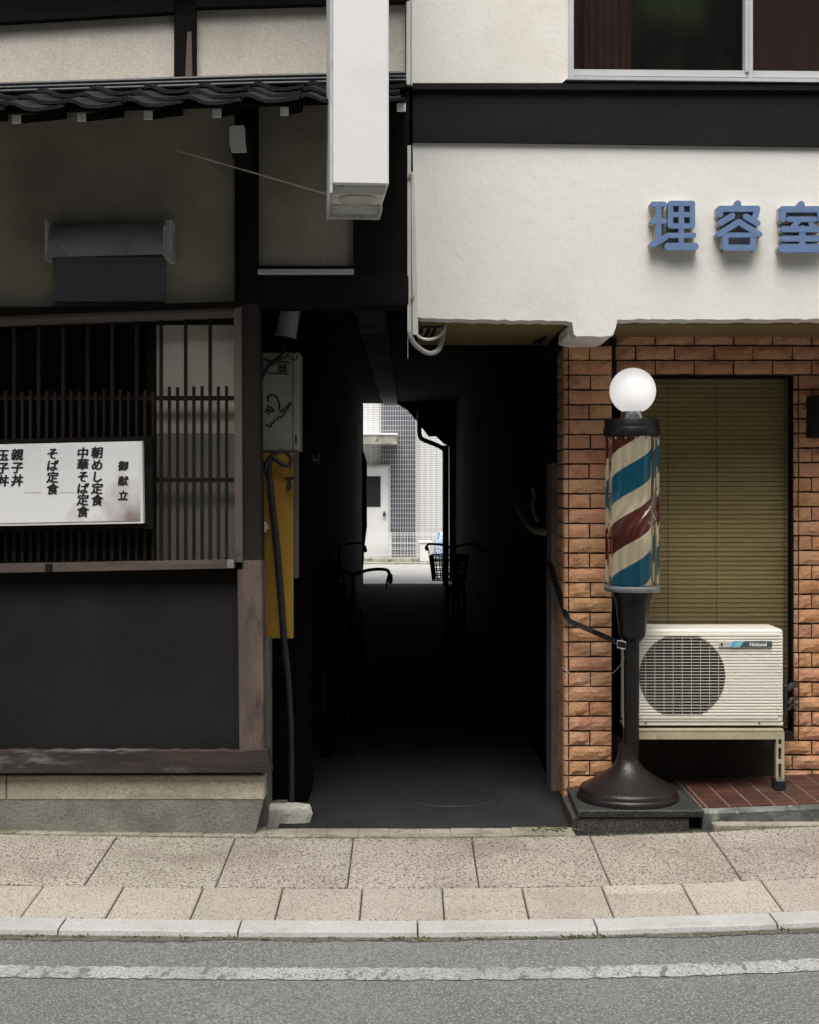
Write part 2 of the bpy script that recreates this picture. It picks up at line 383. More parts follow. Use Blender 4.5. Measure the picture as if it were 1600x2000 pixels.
def tiles(name, c1, c2, cm, w, h, mort):
    m = bpy.data.materials.new(name); m.use_nodes = True
    n, l = m.node_tree.nodes, m.node_tree.links
    p = n['Principled BSDF']; p.inputs['Roughness'].default_value = .4
    tc = n.new('ShaderNodeTexCoord'); mp = n.new('ShaderNodeMapping')
    mp.inputs['Rotation'].default_value = (math.radians(-90), 0, 0)
    l.new(tc.outputs['Object'], mp.inputs[0])
    b = n.new('ShaderNodeTexBrick'); b.offset = 0; b.squash = 1
    b.inputs['Scale'].default_value = 1; b.inputs['Brick Width'].default_value = w; b.inputs['Row Height'].default_value = h
    b.inputs['Mortar Size'].default_value = mort; b.inputs['Mortar Smooth'].default_value = .1
    b.inputs['Color1'].default_value = (*c1, 1); b.inputs['Color2'].default_value = (*c2, 1); b.inputs['Mortar'].default_value = (*cm, 1)
    l.new(mp.outputs[0], b.inputs['Vector']); l.new(b.outputs['Color'], p.inputs['Base Color'])
    return m
M['tile_white'] = tiles('tile_white', (.70, .695, .68), (.66, .655, .64), (.36, .35, .34), .12, .047, .006)
M['tile_dark'] = tiles('tile_dark', (.085, .090, .105), (.060, .065, .078), (.50, .50, .50), .052, .102, .005)

# striped drum of the barber pole: a helix of maroon, cream and blue
def stripes():
    m = bpy.data.materials.new('barber_stripes'); m.use_nodes = True
    n, l = m.node_tree.nodes, m.node_tree.links
    p = n['Principled BSDF']; p.inputs['Roughness'].default_value = .45
    tc = n.new('ShaderNodeTexCoord'); sp = n.new('ShaderNodeSeparateXYZ')
    l.new(tc.outputs['Object'], sp.inputs[0])
    def math_(op, a, b=None):
        q = n.new('ShaderNodeMath'); q.operation = op
        for k, v in ((0, a), (1, b)):
            if v is None: continue
            if isinstance(v, (int, float)): q.inputs[k].default_value = v
            else: l.new(v, q.inputs[k])
        return q.outputs[0]
    ang = math_('ARCTAN2', sp.outputs['X'], math_('MULTIPLY', sp.outputs['Y'], -1.0))     # 0 faces the street, + to the right
    turn = math_('DIVIDE', ang, 2 * math.pi)
    u = math_('SUBTRACT', math_('DIVIDE', sp.outputs['Z'], STRIPE_P), math_('MULTIPLY', turn, STRIPE_K))
    nz = n.new('ShaderNodeTexNoise'); nz.inputs['Scale'].default_value = 160
    l.new(tc.outputs['Object'], nz.inputs['Vector'])
    u = math_('ADD', u, math_('MULTIPLY', nz.outputs[0], 0.012))
    fr = math_('FRACT', math_('ADD', u, STRIPE_O))
    r = n.new('ShaderNodeValToRGB'); r.color_ramp.interpolation = 'CONSTANT'
    e = r.color_ramp.elements
    cream, blue, red = (.78, .67, .46, 1), (.002, .120, .195, 1), (.105, .015, .010, 1)
    e[0].position = 0; e[0].color = blue
    e[1].position = .28; e[1].color = cream
    x = e.new(.50); x.color = red
    x = e.new(.80); x.color = cream
    l.new(fr, r.inputs[0])
    nz2 = n.new('ShaderNodeTexNoise'); nz2.inputs['Scale'].default_value = 30; nz2.inputs['Detail'].default_value = 6
    mp = n.new('ShaderNodeMapping'); mp.inputs['Scale'].default_value = (6, 6, .5); l.new(tc.outputs['Object'], mp.inputs[0]); l.new(mp.outputs[0], nz2.inputs['Vector'])
    mr = n.new('ShaderNodeMapRange'); mr.inputs['To Min'].default_value = .72; mr.inputs['To Max'].default_value = 1.1
    l.new(nz2.outputs[0], mr.inputs[0])
    mx = n.new('ShaderNodeMix'); mx.data_type = 'RGBA'; mx.blend_type = 'MULTIPLY'; mx.inputs['Factor'].default_value = 1
    l.new(r.outputs[0], mx.inputs['A']); l.new(mr.outputs[0], mx.inputs['B'])
    l.new(mx.outputs['Result'], p.inputs['Base Color'])
    l.new(mx.outputs['Result'], p.inputs['Emission Color']); p.inputs['Emission Strength'].default_value = .12   # faint glow added to brighten the drum
    return m
STRIPE_P, STRIPE_K, STRIPE_O = 0.4735, 0.69, 0.0

# menu face: white acrylic with a brown scorch in its lower right corner
def menu_mat():
    m = bpy.data.materials.new('menu_face'); m.use_nodes = True
    n, l = m.node_tree.nodes, m.node_tree.links
    p = n['Principled BSDF']; p.inputs['Roughness'].default_value = .45
    tc = n.new('ShaderNodeTexCoord')
    cx, cz = WX(272, -.13), WZ(1018, -.13)
    sb = n.new('ShaderNodeVectorMath'); sb.operation = 'SUBTRACT'; sb.inputs[1].default_value = (cx, 0, cz)
    l.new(tc.outputs['Object'], sb.inputs[0])
    sc = n.new('ShaderNodeVectorMath'); sc.operation = 'MULTIPLY'; sc.inputs[1].default_value = (3.2, 0, 4.3)
    l.new(sb.outputs[0], sc.inputs[0])
    ln = n.new('ShaderNodeVectorMath'); ln.operation = 'LENGTH'; l.new(sc.outputs[0], ln.inputs[0])
    nz = n.new('ShaderNodeTexNoise'); nz.inputs['Scale'].default_value = 9; nz.inputs['Detail'].default_value = 5; l.new(tc.outputs['Object'], nz.inputs['Vector'])
    q = n.new('ShaderNodeMath'); q.operation = 'MULTIPLY_ADD'; q.inputs[1].default_value = 1.5; l.new(nz.outputs[0], q.inputs[0]); l.new(ln.outputs['Value'], q.inputs[2])
    mr = n.new('ShaderNodeMapRange'); mr.inputs['From Min'].default_value = .75; mr.inputs['From Max'].default_value = 1.6; mr.inputs['To Min'].default_value = .9; mr.inputs['To Max'].default_value = 0
    l.new(q.outputs[0], mr.inputs[0])
    mx = n.new('ShaderNodeMix'); mx.data_type = 'RGBA'; mx.inputs['A'].default_value = (.83, .83, .83, 1); mx.inputs['B'].default_value = (.20, .125, .105, 1)
    l.new(mr.outputs[0], mx.inputs['Factor']); l.new(mx.outputs['Result'], p.inputs['Base Color'])
    l.new(mx.outputs['Result'], p.inputs['Emission Color']); p.inputs['Emission Strength'].default_value = MENU_GLOW
    return m
MENU_GLOW = 0.0
M['menu_face'] = menu_mat()

# ------------------------------------------------------------------ ground, road, pavement
def strip(name, m, xs, rows, thick=None):
    """a sheet following the gentle rise of the street: rows of (y, z)"""
    b = MB(); n = len(xs); vs = []; fs = []
    for y, z in rows:
        for x in xs: vs.append((x, y, z + rise(x)))
    for j in range(len(rows) - 1):
        for i in range(n - 1):
            fs.append((j * n + i, j * n + i + 1, (j + 1) * n + i + 1, (j + 1) * n + i))
    b.add(vs, fs)
    return struct(b.build(name, m))
XS = [-60, -20, -8] + [i * .15 for i in range(-22, 23)] + [8, 20, 60]
gb = MB(); gb.add([(-250, -250, -.4), (250, -250, -.4), (250, 250, -.4), (-250, 250, -.4)], [(0, 1, 2, 3)])
struct(gb.build('ground', M['street_far']))
strip('road', M['asphalt'], XS, [(-14, -.09), (-3, -.09), (-1.145, -.091)])
b = MB(); vs = []; xs_ = [-8 + i * .022 for i in range(728)]
for x in xs_:
    for y in (-1.548 + random.uniform(-.006, .009), -1.432 + random.uniform(-.009, .006)): vs.append((x, y, -.0875 + rise(x)))
b.add(vs, [(2 * i, 2 * i + 2, 2 * i + 3, 2 * i + 1) for i in range(len(xs_) - 1)])
struct(b.build('road_line', M['road_paint']))
b = MB(); vs = []; ph = [random.uniform(0, 6) for _ in range(4)]
for x in xs_:
    k = .5 + .28 * math.sin(x * 2.1 + ph[0]) + .22 * math.sin(x * 5.3 + ph[1]) + .18 * math.sin(x * 13 + ph[2])
    vs += [(x, -1.14 - max(.004, .036 * k + random.uniform(-.006, .010)), -.0885 + rise(x)), (x, -1.10, -.086 + rise(x))]
b.add(vs, [(2 * i, 2 * i + 2, 2 * i + 3, 2 * i + 1) for i in range(len(xs_) - 1)])
struct(b.build('gutter_dirt', M['gutter']))
strip('pavement_bed', M['joint'], XS, [(-1.11, -.082), (-.672, -.055), (.10, -.016)])

PV = lambda y: -.04 * (y / -.672) if y > -.672 else -.04 + (-.022) * ((y + .672) / -.332)
def slab(b, x0, x1, y0, y1, tone, lift=0):
    """one paving slab with worn, chamfered edges"""
    t, ch = .03, .004
    def P(x, y, dz): return (x, y, PV(y) + rise(x) + dz + lift)
    top = [P(x0 + ch, y0 + ch, 0), P(x1 - ch, y0 + ch, 0), P(x1 - ch, y1 - ch, 0), P(x0 + ch, y1 - ch, 0)]
    mid = [P(x0, y0, -ch), P(x1, y0, -ch), P(x1, y1, -ch), P(x0, y1, -ch)]
    bot = [P(x0, y0, -t), P(x1, y0, -t), P(x1, y1, -t), P(x0, y1, -t)]
    fs = [(0, 1, 2, 3)]
    for a in (0, 4):
        for i in range(4):
            j = (i + 1) % 4
            fs.append((a + 4 + i, a + 4 + j, a + j, a + i))
    b.add(top + mid + bot, fs, tone)
def tn(a=.84, c=1.05):
    k = random.uniform(a, c); return (k, k * random.uniform(.985, 1.01), k * random.uniform(.97, 1.01), 1)
b = MB()
w = .5325
for i in range(-16, 17):
    x0 = -.2455 + i * w
    slab(b, x0 + .0026, x0 + w - .0026, -.667, -.053, tn(), random.uniform(-.0015, .0015))
struct(b.build('pavement', M['slabs']))
b = MB()
w = .3215
for i in range(-26, 27):
    x0 = -.1835 + i * w
    cut = random.random() < .55
    for (ya, yb) in ([(-1.002, -.7715), (-.7675, -.678)] if cut else [(-1.002, -.678)]):
        slab(b, x0 + .003, x0 + w - .003, ya, yb, tn(), random.uniform(-.0015, .0015))
struct(b.build('pavement_border', M['slabs_fine']))
b = MB()
w = .6655
for i in range(-13, 14):
    x0 = .036 + i * w
    def P(x, y, z): return (x, y, z + rise(x))
    xa, xb = x0 + .0035, x0 + w - .0035
    prof = [(-1.006, -.0640), (-1.112, -.0665), (-1.122, -.0705), (-1.128, -.085), (-1.128, -.12), (-1.006, -.12)]
    vs = [P(xa, *q) for q in prof] + [P(xb, *q) for q in prof]
    fs = [tuple(range(6)), tuple(range(11, 5, -1))] + [(k, (k + 1) % 6, (k + 1) % 6 + 6, k + 6) for k in range(6)]
    b.add(vs, fs, tn())
struct(b.build('kerb', M['kerb']))
# edging between the pavement and the fronts
b = MB()
xs = [-6.0] + [WX(x, .03) for x in range(-200, 1131, 60)]
for i in range(len(xs) - 1):
    j1, j2 = random.uniform(-.003, .003), random.uniform(-.004, .004)
    z = rise((xs[i] + xs[i + 1]) / 2)
    b.box(xs[i] - .0005, xs[i + 1] + .0005, -.050 + j1 * .4, .085, -.06, .006 + z + j2 * .5, .004)
struct(b.build('edging_strip', M['concrete_moss']))
b = MB(); b.box(WX(1390, .02), 6, -.028, .03, -.05, .012 + rise(1.6), .006)
struct(b.build('edging_kerb', M['concrete_moss']))
b = MB()
rm = random.Random(5)
for k in range(150):
    if k < 80: x, y, z = rm.uniform(-2.4, 2.4), -1.131 + rm.uniform(-.016, .004), -.088
    elif k < 120: x, y, z = rm.uniform(.2, 2.4), -.054 + rm.uniform(-.006, .006), -.008
    else: x, y, z = rm.uniform(.55, .82), rm.uniform(.0, .075), .004
    if rm.random() < .4: x = round(x * 1.5) / 1.5 + rm.uniform(-.06, .06)
    r = rm.uniform(.004, .012)
    for j in range(7):
        a = rm.uniform(0, 6.28); q = Vector((x + math.cos(a) * r * 1.6, y + math.sin(a) * r * .8, z + rise(x)))
        t1 = Vector((rm.uniform(-1, 1), rm.uniform(-1, 1), rm.uniform(.3, 1))) * r
        b.add([q, q + Vector((r * .7, 0, 0)), q + t1, q + t1 + Vector((-r * .5, r * .4, 0))], [(0, 1, 2), (0, 2, 3)])
mo = b.build('moss', mat('moss', (.060, .075, .022), (.12, .12, .05), 40, .95))
mo['kind'] = 'stuff'; mo['label'] = 'scraps of moss along the kerb and edging joints'
# alley floor and the street beyond
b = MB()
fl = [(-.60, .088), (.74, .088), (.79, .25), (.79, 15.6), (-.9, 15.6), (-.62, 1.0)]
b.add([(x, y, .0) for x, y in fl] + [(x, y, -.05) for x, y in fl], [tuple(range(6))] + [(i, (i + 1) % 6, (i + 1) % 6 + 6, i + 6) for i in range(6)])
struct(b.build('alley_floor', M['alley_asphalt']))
b = MB(); b.box(-.70, -.601, .09, 1.2, -.05, .012, .004)
struct(b.build('alley_gutter', M['concrete_grey']))
b = MB(); b.box(-30, 30, 15.6, 26.0, -.06, -.004)
struct(b.build('back_street', M['street_far']))
b = MB()
zc = .0; yc = .60
b.lathe([(.0, .006), (.27, .006), (.275, .002)], (WX(880, .75), .78, 0), 40)
for k in range(-4, 5):
    hw = math.sqrt(max(.0, .25 ** 2 - (k * .05) ** 2)) * .92
    b.box(WX(880, .75) - hw, WX(880, .75) + hw, .78 + k * .05 - .008, .78 + k * .05 + .008, .005, .010)
tag(b.build('manhole_cover', M['manhole']), 'round dark iron manhole cover set in the alley floor', 'manhole cover')

# ================================================================== LEFT: old timber shop house
house = thing('timber_shop_house', 'old dark timber and plaster shop house with tiled eaves beside the alley', 'building', (-2.0, 0, 0))
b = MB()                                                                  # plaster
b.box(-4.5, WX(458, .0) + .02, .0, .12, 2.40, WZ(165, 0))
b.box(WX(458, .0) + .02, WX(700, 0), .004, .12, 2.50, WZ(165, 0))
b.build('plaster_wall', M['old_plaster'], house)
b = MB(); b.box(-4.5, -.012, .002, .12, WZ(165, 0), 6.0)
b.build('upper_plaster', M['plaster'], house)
b = MB()                                                                  # dark timbers
b.ppx([(458, 190), (504, 190), (504, 592), (458, 592)], -.035, .06)
b.ppx([(340, -300), (383, -300), (383, 150), (340, 150)], -.03, .03)
b.rpx(690, 150, 800, 596, -.02, .022)
b.build('upper_post', M['dark_wood'], house)
b = MB()
b.ppx([(-700, 85), (340, 23), (340, -60), (-700, -60)], -.045, .045)
b.ppx([(383, 14), (800, 2), (800, -60), (383, -60)], -.045, .045)
b.box(-4.5, .0, -.16, .0, WZ(-62, 0), WZ(-90, 0))
b.build('upper_beam', M['dark_wood_h'], house)
b = MB()
b.ppx([(366, 62), (374, 62), (376, 150), (362, 150)], -.033, .003)
b.build('bare_wood_patch', M['pink_wood'], house)
b = MB(); b.rpx(504, 537, 800, 597, -.03, .20, .004); b.rpx(690, 530, 800, 540, -.025, .02)
b.build('lintel_beam', M['dark_wood_h'], house)
b = MB(); b.rpx(503, 525, 691, 535.5, -.05, .05, .003)
b.build('sill_strip', M['grey_plate'], house)
b = MB(); b.rpx(503, 519, 691, 524, -.02, .02, .002)
b.build('trim_strip', M['dark_wood_h'], house)

# lower post, wall panel, beams, base
b = MB()
b.ppx([(472, 590), (505, 590), (511, 1094), (474, 1094)], -.035, .13)
cp = b.build('corner_post', M['dark_post'], house)
b = MB(); edge = [(464 + k * 8, 1094 + random.uniform(-2, 2)) for k in range(7)]
b.ppx([(464, 1112), (474, 1112), (474, 1094), (511, 1094), (516, 1469), (468, 1469)], -.035, .13)
b.build('worn_foot', M['worn_wood'], cp)
b = MB(); b.rpx(-900, 1108, 468, 1470, .0, .06)
b.build('dado_panel', M['dark_panel'], house)
b = MB(); b.rpx(-900, 1113, 466, 1140, -.012, .012, .003)
b.build('dado_rail', M['dark_wood_h'], house)  # added dark strip for the shadow gap under the sill
# base beam with a ragged weathered top
b = MB()
xs = list(range(-900, 531, 18))
top = [(x, 1467 + random.uniform(-1.6, 2.2)) for x in xs]
b.ppx(top + [(530, 1509), (-900, 1512)], -.06, .10)
b.build('base_beam', M['beam_old'], house)
b = MB()
x = -900
for x2 in (-700, -340, 12, 517):
    b.rpx(x + .6, 1514, x2 - .6, 1563, -.016, .106, .006); x = x2
b.build('stone_base', M['concrete_warm'], house)
b = MB()
Y0, Y1 = -.022, .1
zt, zb = WZ(1565, -.045), .004
ptsf = [(-6, zb), (WX(497, -.03), zb), (WX(514, -.03), zt), (-6, zt)]
b.prism(ptsf, -.012, .09)
b.build('footing', M['concrete_grey'], house)

# eaves: rafters, boards, tiles, ridge band
EY = -.72
def tilt(px, y_at_500):                       # the old eaves sag to the left
    return y_at_500 - (px - 500) * .031 if px < 500 else y_at_500 - (px - 500) * .021
for i, px in enumerate([-487, -357, -227, -97, 33, 160, 290, 424, 556, 672, 784]):
    zc = WZ(tilt(px, 219) - (3 if px > 700 else 0), EY)
    x = WX(px, EY)
    r = MB()
    sl = .30
    hw = .0165
    vs = [(x - hw, EY, zc - hw), (x + hw, EY, zc - hw), (x + hw, EY, zc + hw), (x - hw, EY, zc + hw)]
    vs += [(q[0], .0, q[2] + sl * .72) for q in vs]
    r.add(vs, [(0, 1, 2, 3), (4, 5, 6, 7), (0, 1, 5, 4), (1, 2, 6, 5), (2, 3, 7, 6), (3, 0, 4, 7)])
    ro = r.build('rafter', M['dark_wood'], house)
    e = MB(); e.box(x - hw - .001, x + hw + .001, EY - .006, EY, zc - hw - .001, zc + hw + .001, .002)
    e.build('painted_end', M['end_white'], ro)
b = MB()                                       # boards above the rafters, and a fascia batten
for k in range(12):
    y0, y1 = EY - .03 + k * .0625, EY - .03 + (k + 1) * .0625 - .002
    z = WZ(tilt(500, 206), EY) + .30 * (y0 - EY)
    xl, xr = -4.5, WX(791, EY)
    zl = z - (WX(500, EY) - xl) * .031
    b.add([(xl, y0, zl), (xr, y0, z + .012), (xr, y1, z + .012 + .018), (xl, y1, zl + .018), (xl, y0, zl + .016), (xr, y0, z + .028), (xr, y1, z + .046), (xl, y1, zl + .034)],
          [(0, 1, 2, 3), (4, 5, 6, 7), (0, 1, 5, 4), (1, 2, 6, 5), (2, 3, 7, 6), (3, 0, 4, 7)])
b.build('eave_boards', M['dark_wood_h'], house)
PROF = [(0, -.004), (.05, .012), (.10, .022), (.16, .021), (.22, .012), (.30, -.006), (.38, -.022), (.48, -.030), (.60, -.031), (.72, -.027), (.84, -.020), (.94, -.012), (1.04, -.004)]
b = MB()
TW = 114.5
tz0 = WZ(187, EY) ; SL = .33
for course in range(3):
    y0 = EY - .06 + course * .245; y1 = y0 + .30
    for k in range(-9, 7):
        px = 14 + k * TW - 4 * course
        x0 = WX(px, EY); wd = TW * (EY + D0) / F
        if x0 > WX(792, EY): continue
        base = WZ(tilt(px, 187), EY) + SL * (y0 - EY) + .016 * course + random.uniform(-.003, .003)
        vs, fs = [], []
        pr = [q for q in PROF if x0 + q[0] * wd < WX(793, EY)]
        if len(pr) < 3: continue
        n = len(pr)
        for (yy, dz) in ((y0, 0), (y1, SL * .30 - .004)):
            for lo in (0, -.015):
                for u, h in pr:
                    vs.append((x0 + u * wd, yy, base + h * .52 + u * wd * .028 + dz + lo + (.002 * course)))
        for i in range(n - 1):
            fs += [(i, i + 1, n + i + 1, n + i), (i, 2 * n + i, 2 * n + i + 1, i + 1), (n + i, n + i + 1, 3 * n + i + 1, 3 * n + i), (2 * n + i, 3 * n + i, 3 * n + i + 1, 2 * n + i + 1)]
        fs += [(0, n, 3 * n, 2 * n), (n - 1, 3 * n - 1, 4 * n - 1, 2 * n - 1)]
        b.add(vs, fs)
b.build('roof_tiles', M['kawara'], house, smooth=50)
b = MB()
for (ya, yb, yo, dp) in ((147, 158, -.16, .16), (157, 170, -.20, .2)):
    b.ppx([(-900, tilt(-900, ya)), (500, ya), (793, tilt(793, ya)), (793, tilt(793, yb)), (500, yb), (-900, tilt(-900, yb))], yo, dp)
b.build('ridge_band', M['ridge'], house)
b = MB()
for k in range(3):
    b.tube([W(-900, tilt(-900, 150 + k * 7), -.205), W(500, 150 + k * 7, -.205), W(793, tilt(793, 150 + k * 7), -.205)], .011, 8)
b.build('ridge_roll', M['ridge'], house, smooth=60)
# beam end above the corner post
b = MB(); b.rpx(449, 243, 480, 297, -.40, .40)
be = b.build('bracket_beam', M['dark_wood'], house)
b = MB(); b.ppx([(448, 248), (452, 245), (476, 245), (478, 250), (479, 275), (482, 297), (452, 297), (449, 285)], -.412, .011)
b.build('painted_end', M['end_white'], be)

# lattice window
win = MB()
win.ppx([(-900, 650), (458, 601), (458, 619), (-900, 670)], -.045, .05)
wf = win.build('lattice_window', M['pink_wood_h'], house)
b = MB(); b.ppx([(-900, 632), (470, 588), (470, 600), (-900, 649)], -.06, .07); b.build('head_rail', M['dark_wood_h'], wf)
b = MB(); b.ppx([(457, 598), (471, 598), (474, 1098), (459, 1098)], -.055, .055); b.build('window_stile', M['pink_wood'], wf)
b = MB(); b.ppx([(-900, 1118), (458, 1093.5), (458, 1110), (-900, 1136)], -.075, .10)
b.build('window_sill', M['pink_wood_h'], wf)
b = MB(); b.rpx(443, 1093, 457, 1110, -.082, .007, .002); b.build('sill_peg', M['concrete_grey'], wf)
b = MB(); b.rpx(88, 1101, 102, 1117, -.082, .007, .002); b.build('sill_peg', M['bar_wood'], wf)
b = MB()
k = 0
px = 27 - 48.1 * 12
def bar(px, y0, y1, w=6.2):
    b.rpx(px - w / 2, y0, px + w / 2, y1, -.028 + random.uniform(-.001, .001), .016, .0015)
for i in range(-14, 10):
    x = 27 + i * 47.9
    if x > 452: continue
    bar(x, 612, 1098, 6.4)
    for s in (16.0, 32.0):
        if x + s < 453: bar(x + s, 755 + (0 if x > 280 else 8) + random.uniform(-2, 2), 1098, 5.8)
b.build('lattice_bars', M['bar_wood'], wf)
b = MB(); b.rpx(-900, 773, 457, 782, -.012, .012); b.rpx(-900, 933, 457, 942, -.0125, .012)
b.build('cross_rails', M['bar_wood'], wf)
b = MB(); b.rpx(300, 630, 462, 846, .06, .01); b.build('paper_screen', M['shoji'], wf)
b = MB(); b.rpx(300, 846, 462, 1100, .0605, .01); b.build('lower_screen', M['shoji_low'], wf)
b = MB(); b.rpx(288, 612, 304, 1100, .040, .03); b.rpx(-900, 612, 470, 634, .041, .03); b.rpx(-212, 612, -196, 1100, .042, .03)
b.build('sash', M['dark_wood'], wf)
b = MB(); b.rpx(-900, 620, 300, 1100, .052, .004)
b.build('window_pane', M['glass'], wf)
# dark room behind the glass
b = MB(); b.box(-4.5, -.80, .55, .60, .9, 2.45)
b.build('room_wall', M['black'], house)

# the house's flank on the alley, and its mass over the alley
b = MB()
b.box(-.700, WX(517, 0), .0935, .34, .0, .86)
b.build('flank_plaster', M['alley_wall'], house)
b = MB()
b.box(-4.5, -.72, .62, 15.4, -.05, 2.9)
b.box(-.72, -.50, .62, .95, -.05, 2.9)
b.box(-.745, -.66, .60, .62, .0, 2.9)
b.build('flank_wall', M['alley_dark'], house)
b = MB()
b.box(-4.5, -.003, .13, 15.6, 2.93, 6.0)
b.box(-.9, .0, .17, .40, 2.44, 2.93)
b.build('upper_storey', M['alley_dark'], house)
# weathered boards under the passage ceiling; light from the gap put into their pale colour
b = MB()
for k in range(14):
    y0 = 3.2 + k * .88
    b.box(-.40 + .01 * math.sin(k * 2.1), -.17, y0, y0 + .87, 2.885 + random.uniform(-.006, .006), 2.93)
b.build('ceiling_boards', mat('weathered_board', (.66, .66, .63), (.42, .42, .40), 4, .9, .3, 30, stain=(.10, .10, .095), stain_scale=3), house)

# unseen building behind the camera, added to keep low sky light out
op = thing('street_building', 'grey rendered building across the street, facing the two shops', 'building', (0, -9.2, 0))
b = MB(); b.box(-30, 30, -15, -9.2, -.1, OPP_H); b.build('wall', M['opposite'], op)
b = MB(); b.box(-30.1, 30.1, -15, -8.9, OPP_H, OPP_H + .25, .02); b.build('roof_edge', M['dark_band'], op)
for x in range(-12, 13, 4):
    for z in (.9, 4.2):
        b = MB(); b.box(x - .9, x + .9, -9.21, -9.1, z, z + 1.5, .01); w_ = b.build('window', M['dark_band'], op)
        c = MB(); c.box(x - .82, x + .82, -9.1, -9.09, z + .08, z + 1.42); c.build('pane', M['fan_black'], w_)

# ------------------------------------------------------------------ things on the left front
t = thing('vent_hood', 'dark sheet metal vent hood on the plaster wall above the lattice window', 'vent hood', W(210, 590, -.02))
b = MB()
za, zb_ = WZ(432, -.1), WZ(503, -.1)
n = 12
pts = []
for k in range(n + 1):
    a = math.pi / 2 * k / n
    pts.append((-.0 - .12 * math.sin(a), za - (za - zb_) * (1 - math.cos(a)) * .92))
pts += [(-.12, zb_), (-.113, zb_)]
pts += [(-.113 * math.sin(math.pi / 2 * k / n), za - .007 - (za - zb_) * (1 - math.cos(math.pi / 2 * k / n)) * .92) for k in range(n, -1, -1)]
xa, xb = WX(92, -.1), WX(322, -.1)
vs = [(xa, y, z) for y, z in pts] + [(xb, y, z + .012) for y, z in pts]
m_ = len(pts)
b.add(vs, [(k, (k + 1) % m_, (k + 1) % m_ + m_, k + m_) for k in range(m_)])
b.build('canopy', M['hood_metal'], t, smooth=40)
for (x0, x1) in ((87, 92), (322, 334)):
    c = MB(); c.rpx(x0, 428, x1, 507, -.123, .123, .003)
    c.build('end_plate', M['hood_metal'], t)
b = MB(); b.rpx(104, 500, 321, 590, -.028, .028, .003)
b.build('back_plate', M['hood_plate'], t)
b = MB(); b.rpx(318, 440, 331, 500, -.129, .006, .002); b.build('bracket', M['hood_metal'], t)

t = thing('menu_board', 'long white menu board with black brush lettering across the lattice window', 'menu board', W(60, 1030, -.1))
YB = -.13
b = MB(); b.ppx([(-500, 868), (297, 852), (299, 1033), (-500, 1053)], -.085, .05)
b.build('backing_frame', M['dark_wood_h'], t)
b = MB(); b.ppx([(-480, 879), (277.5, 861.5), (280, 1022), (-480, 1036)], YB + .004, .041)
b.build('board_frame', M['sign_white'], t)
b = MB(); b.ppx([(-476, 882), (272, 865), (274, 1016.5), (-476, 1031)], YB, .0041)
b.build('board_face', M['menu_face'], t)
cols = [("御献立", 240, [910, 939, 968], 20), ("朝めし定食", 189, [884, 908, 931, 954, 977], 23.5), ("中華そば定食", 161, [885, 907, 931, 954, 976, 999], 23.5),
        ("そば定食", 102, [886, 909, 932, 955], 23.5), ("親子丼", 33, [888, 913, 938], 24), ("玉子丼", 5, [889, 914, 939], 24), ("天丼", -26, [890, 938], 24)]
for text, px, ys, size in cols[:6]:
    c = MB()
    for ch, py in zip(text, ys):
        p = W(px, py, YB)
        for q, (dx, dz) in enumerate(((0, 0), (.0021, .0005), (-.0021, -.0005), (.0006, .0012), (-.0007, -.0012), (.0024, -.0010), (-.0010, .0016))):
            glyphs(c, ch, p.x + dx, p.z + dz, size * (YB + D0) / F, YB, .0012 + q * .00012, shear=.12)
    c.build('menu_text', M['ink'], t)
for (x0, x1) in ((48, 79), (115, 145)):
    c = MB(); c.rpx(x0, 868, x1, 962, YB - .002, .0018); c.build('paper_strip', M['paper_patch'], t)
    for k in range(4):
        pass

t = thing('projecting_sign', 'tall plain white box sign projecting from the eaves over the alley', 'sign', W(705, 360, -1.0))
rot = Matrix.Rotation(math.radians(5), 3, 'Z')
org = Vector((WX(705, -1), -1.0, 0))
zb0 = WZ(360, -1.0)
def sbox(b, x0, x1, y0, y1, z0, z1, bev=.0): b.box(org.x + x0, org.x + x1, -1.0 + y0, -1.0 + y1, z0, z1, bev, rot=rot, org=(org.x, -1.0, (z0 + z1) / 2))
b = MB(); sbox(b, -.105, .1065, .0, .50, zb0, 5.2, .006)
b.build('sign_panel', M['sign_white'], t)
b = MB()
sbox(b, -.117, -.1055, .004, .52, zb0 - .035, 5.2, .003)
sbox(b, -.1055, .098, .50, .52, zb0 - .03, 5.2, .002)
sbox(b, .094, .105, .35, .52, zb0 - .03, zb0 - .0015, .002)
b.build('sign_frame', M['sign_frame'], t)
for q in ((-.1, .1, .02, .14, .008), (-.1, .095, .36, .495, .012)):
    b = MB(); sbox(b, *q[:4], zb0 - q[4], zb0 - .0005, .002); b.build('bottom_plate', M['sign_frame'], t)
b = MB()
c0 = Vector((org.x, -1.0, 0))
vs = [c0 + rot @ (Vector((x, .25 + yy, 0))) + Vector((0, 0, zb0 - .004 - zz)) for x, r in ((-.075, .02), (-.06, .05), (-.03, .07), (.03, .07), (.06, .05), (.075, .02)) for yy, zz in ((-r, .0), (-r * .6, r * .25), (r * .6, r * .25), (r, .0))]
fs = [(4 * i + j, 4 * i + j + 1, 4 * i + j + 5, 4 * i + j + 4) for i in range(5) for j in range(3)]
b.add(vs, fs); b.build('lamp_cover', M['tube_glass'], t, smooth=80)
for z in (3.05, 4.3):
    b = MB(); sbox(b, -.03, .03, .52, .99, z, z + .04); b.build('wall_bracket', M['black_metal'], t)
b = MB(); p0 = W(343, 293, -.06); p1 = Vector((org.x - .118, -.50, WZ(384, -.50)))
b.tube([p0, p0.lerp(p1, .5), p1], [.0035, .0045, .0055], 6)
b.build('brace_rod', mat('rod', (.62, .60, .55), (.50, .40, .26), 9, .5, stretch=(1, 1, 1)), t)

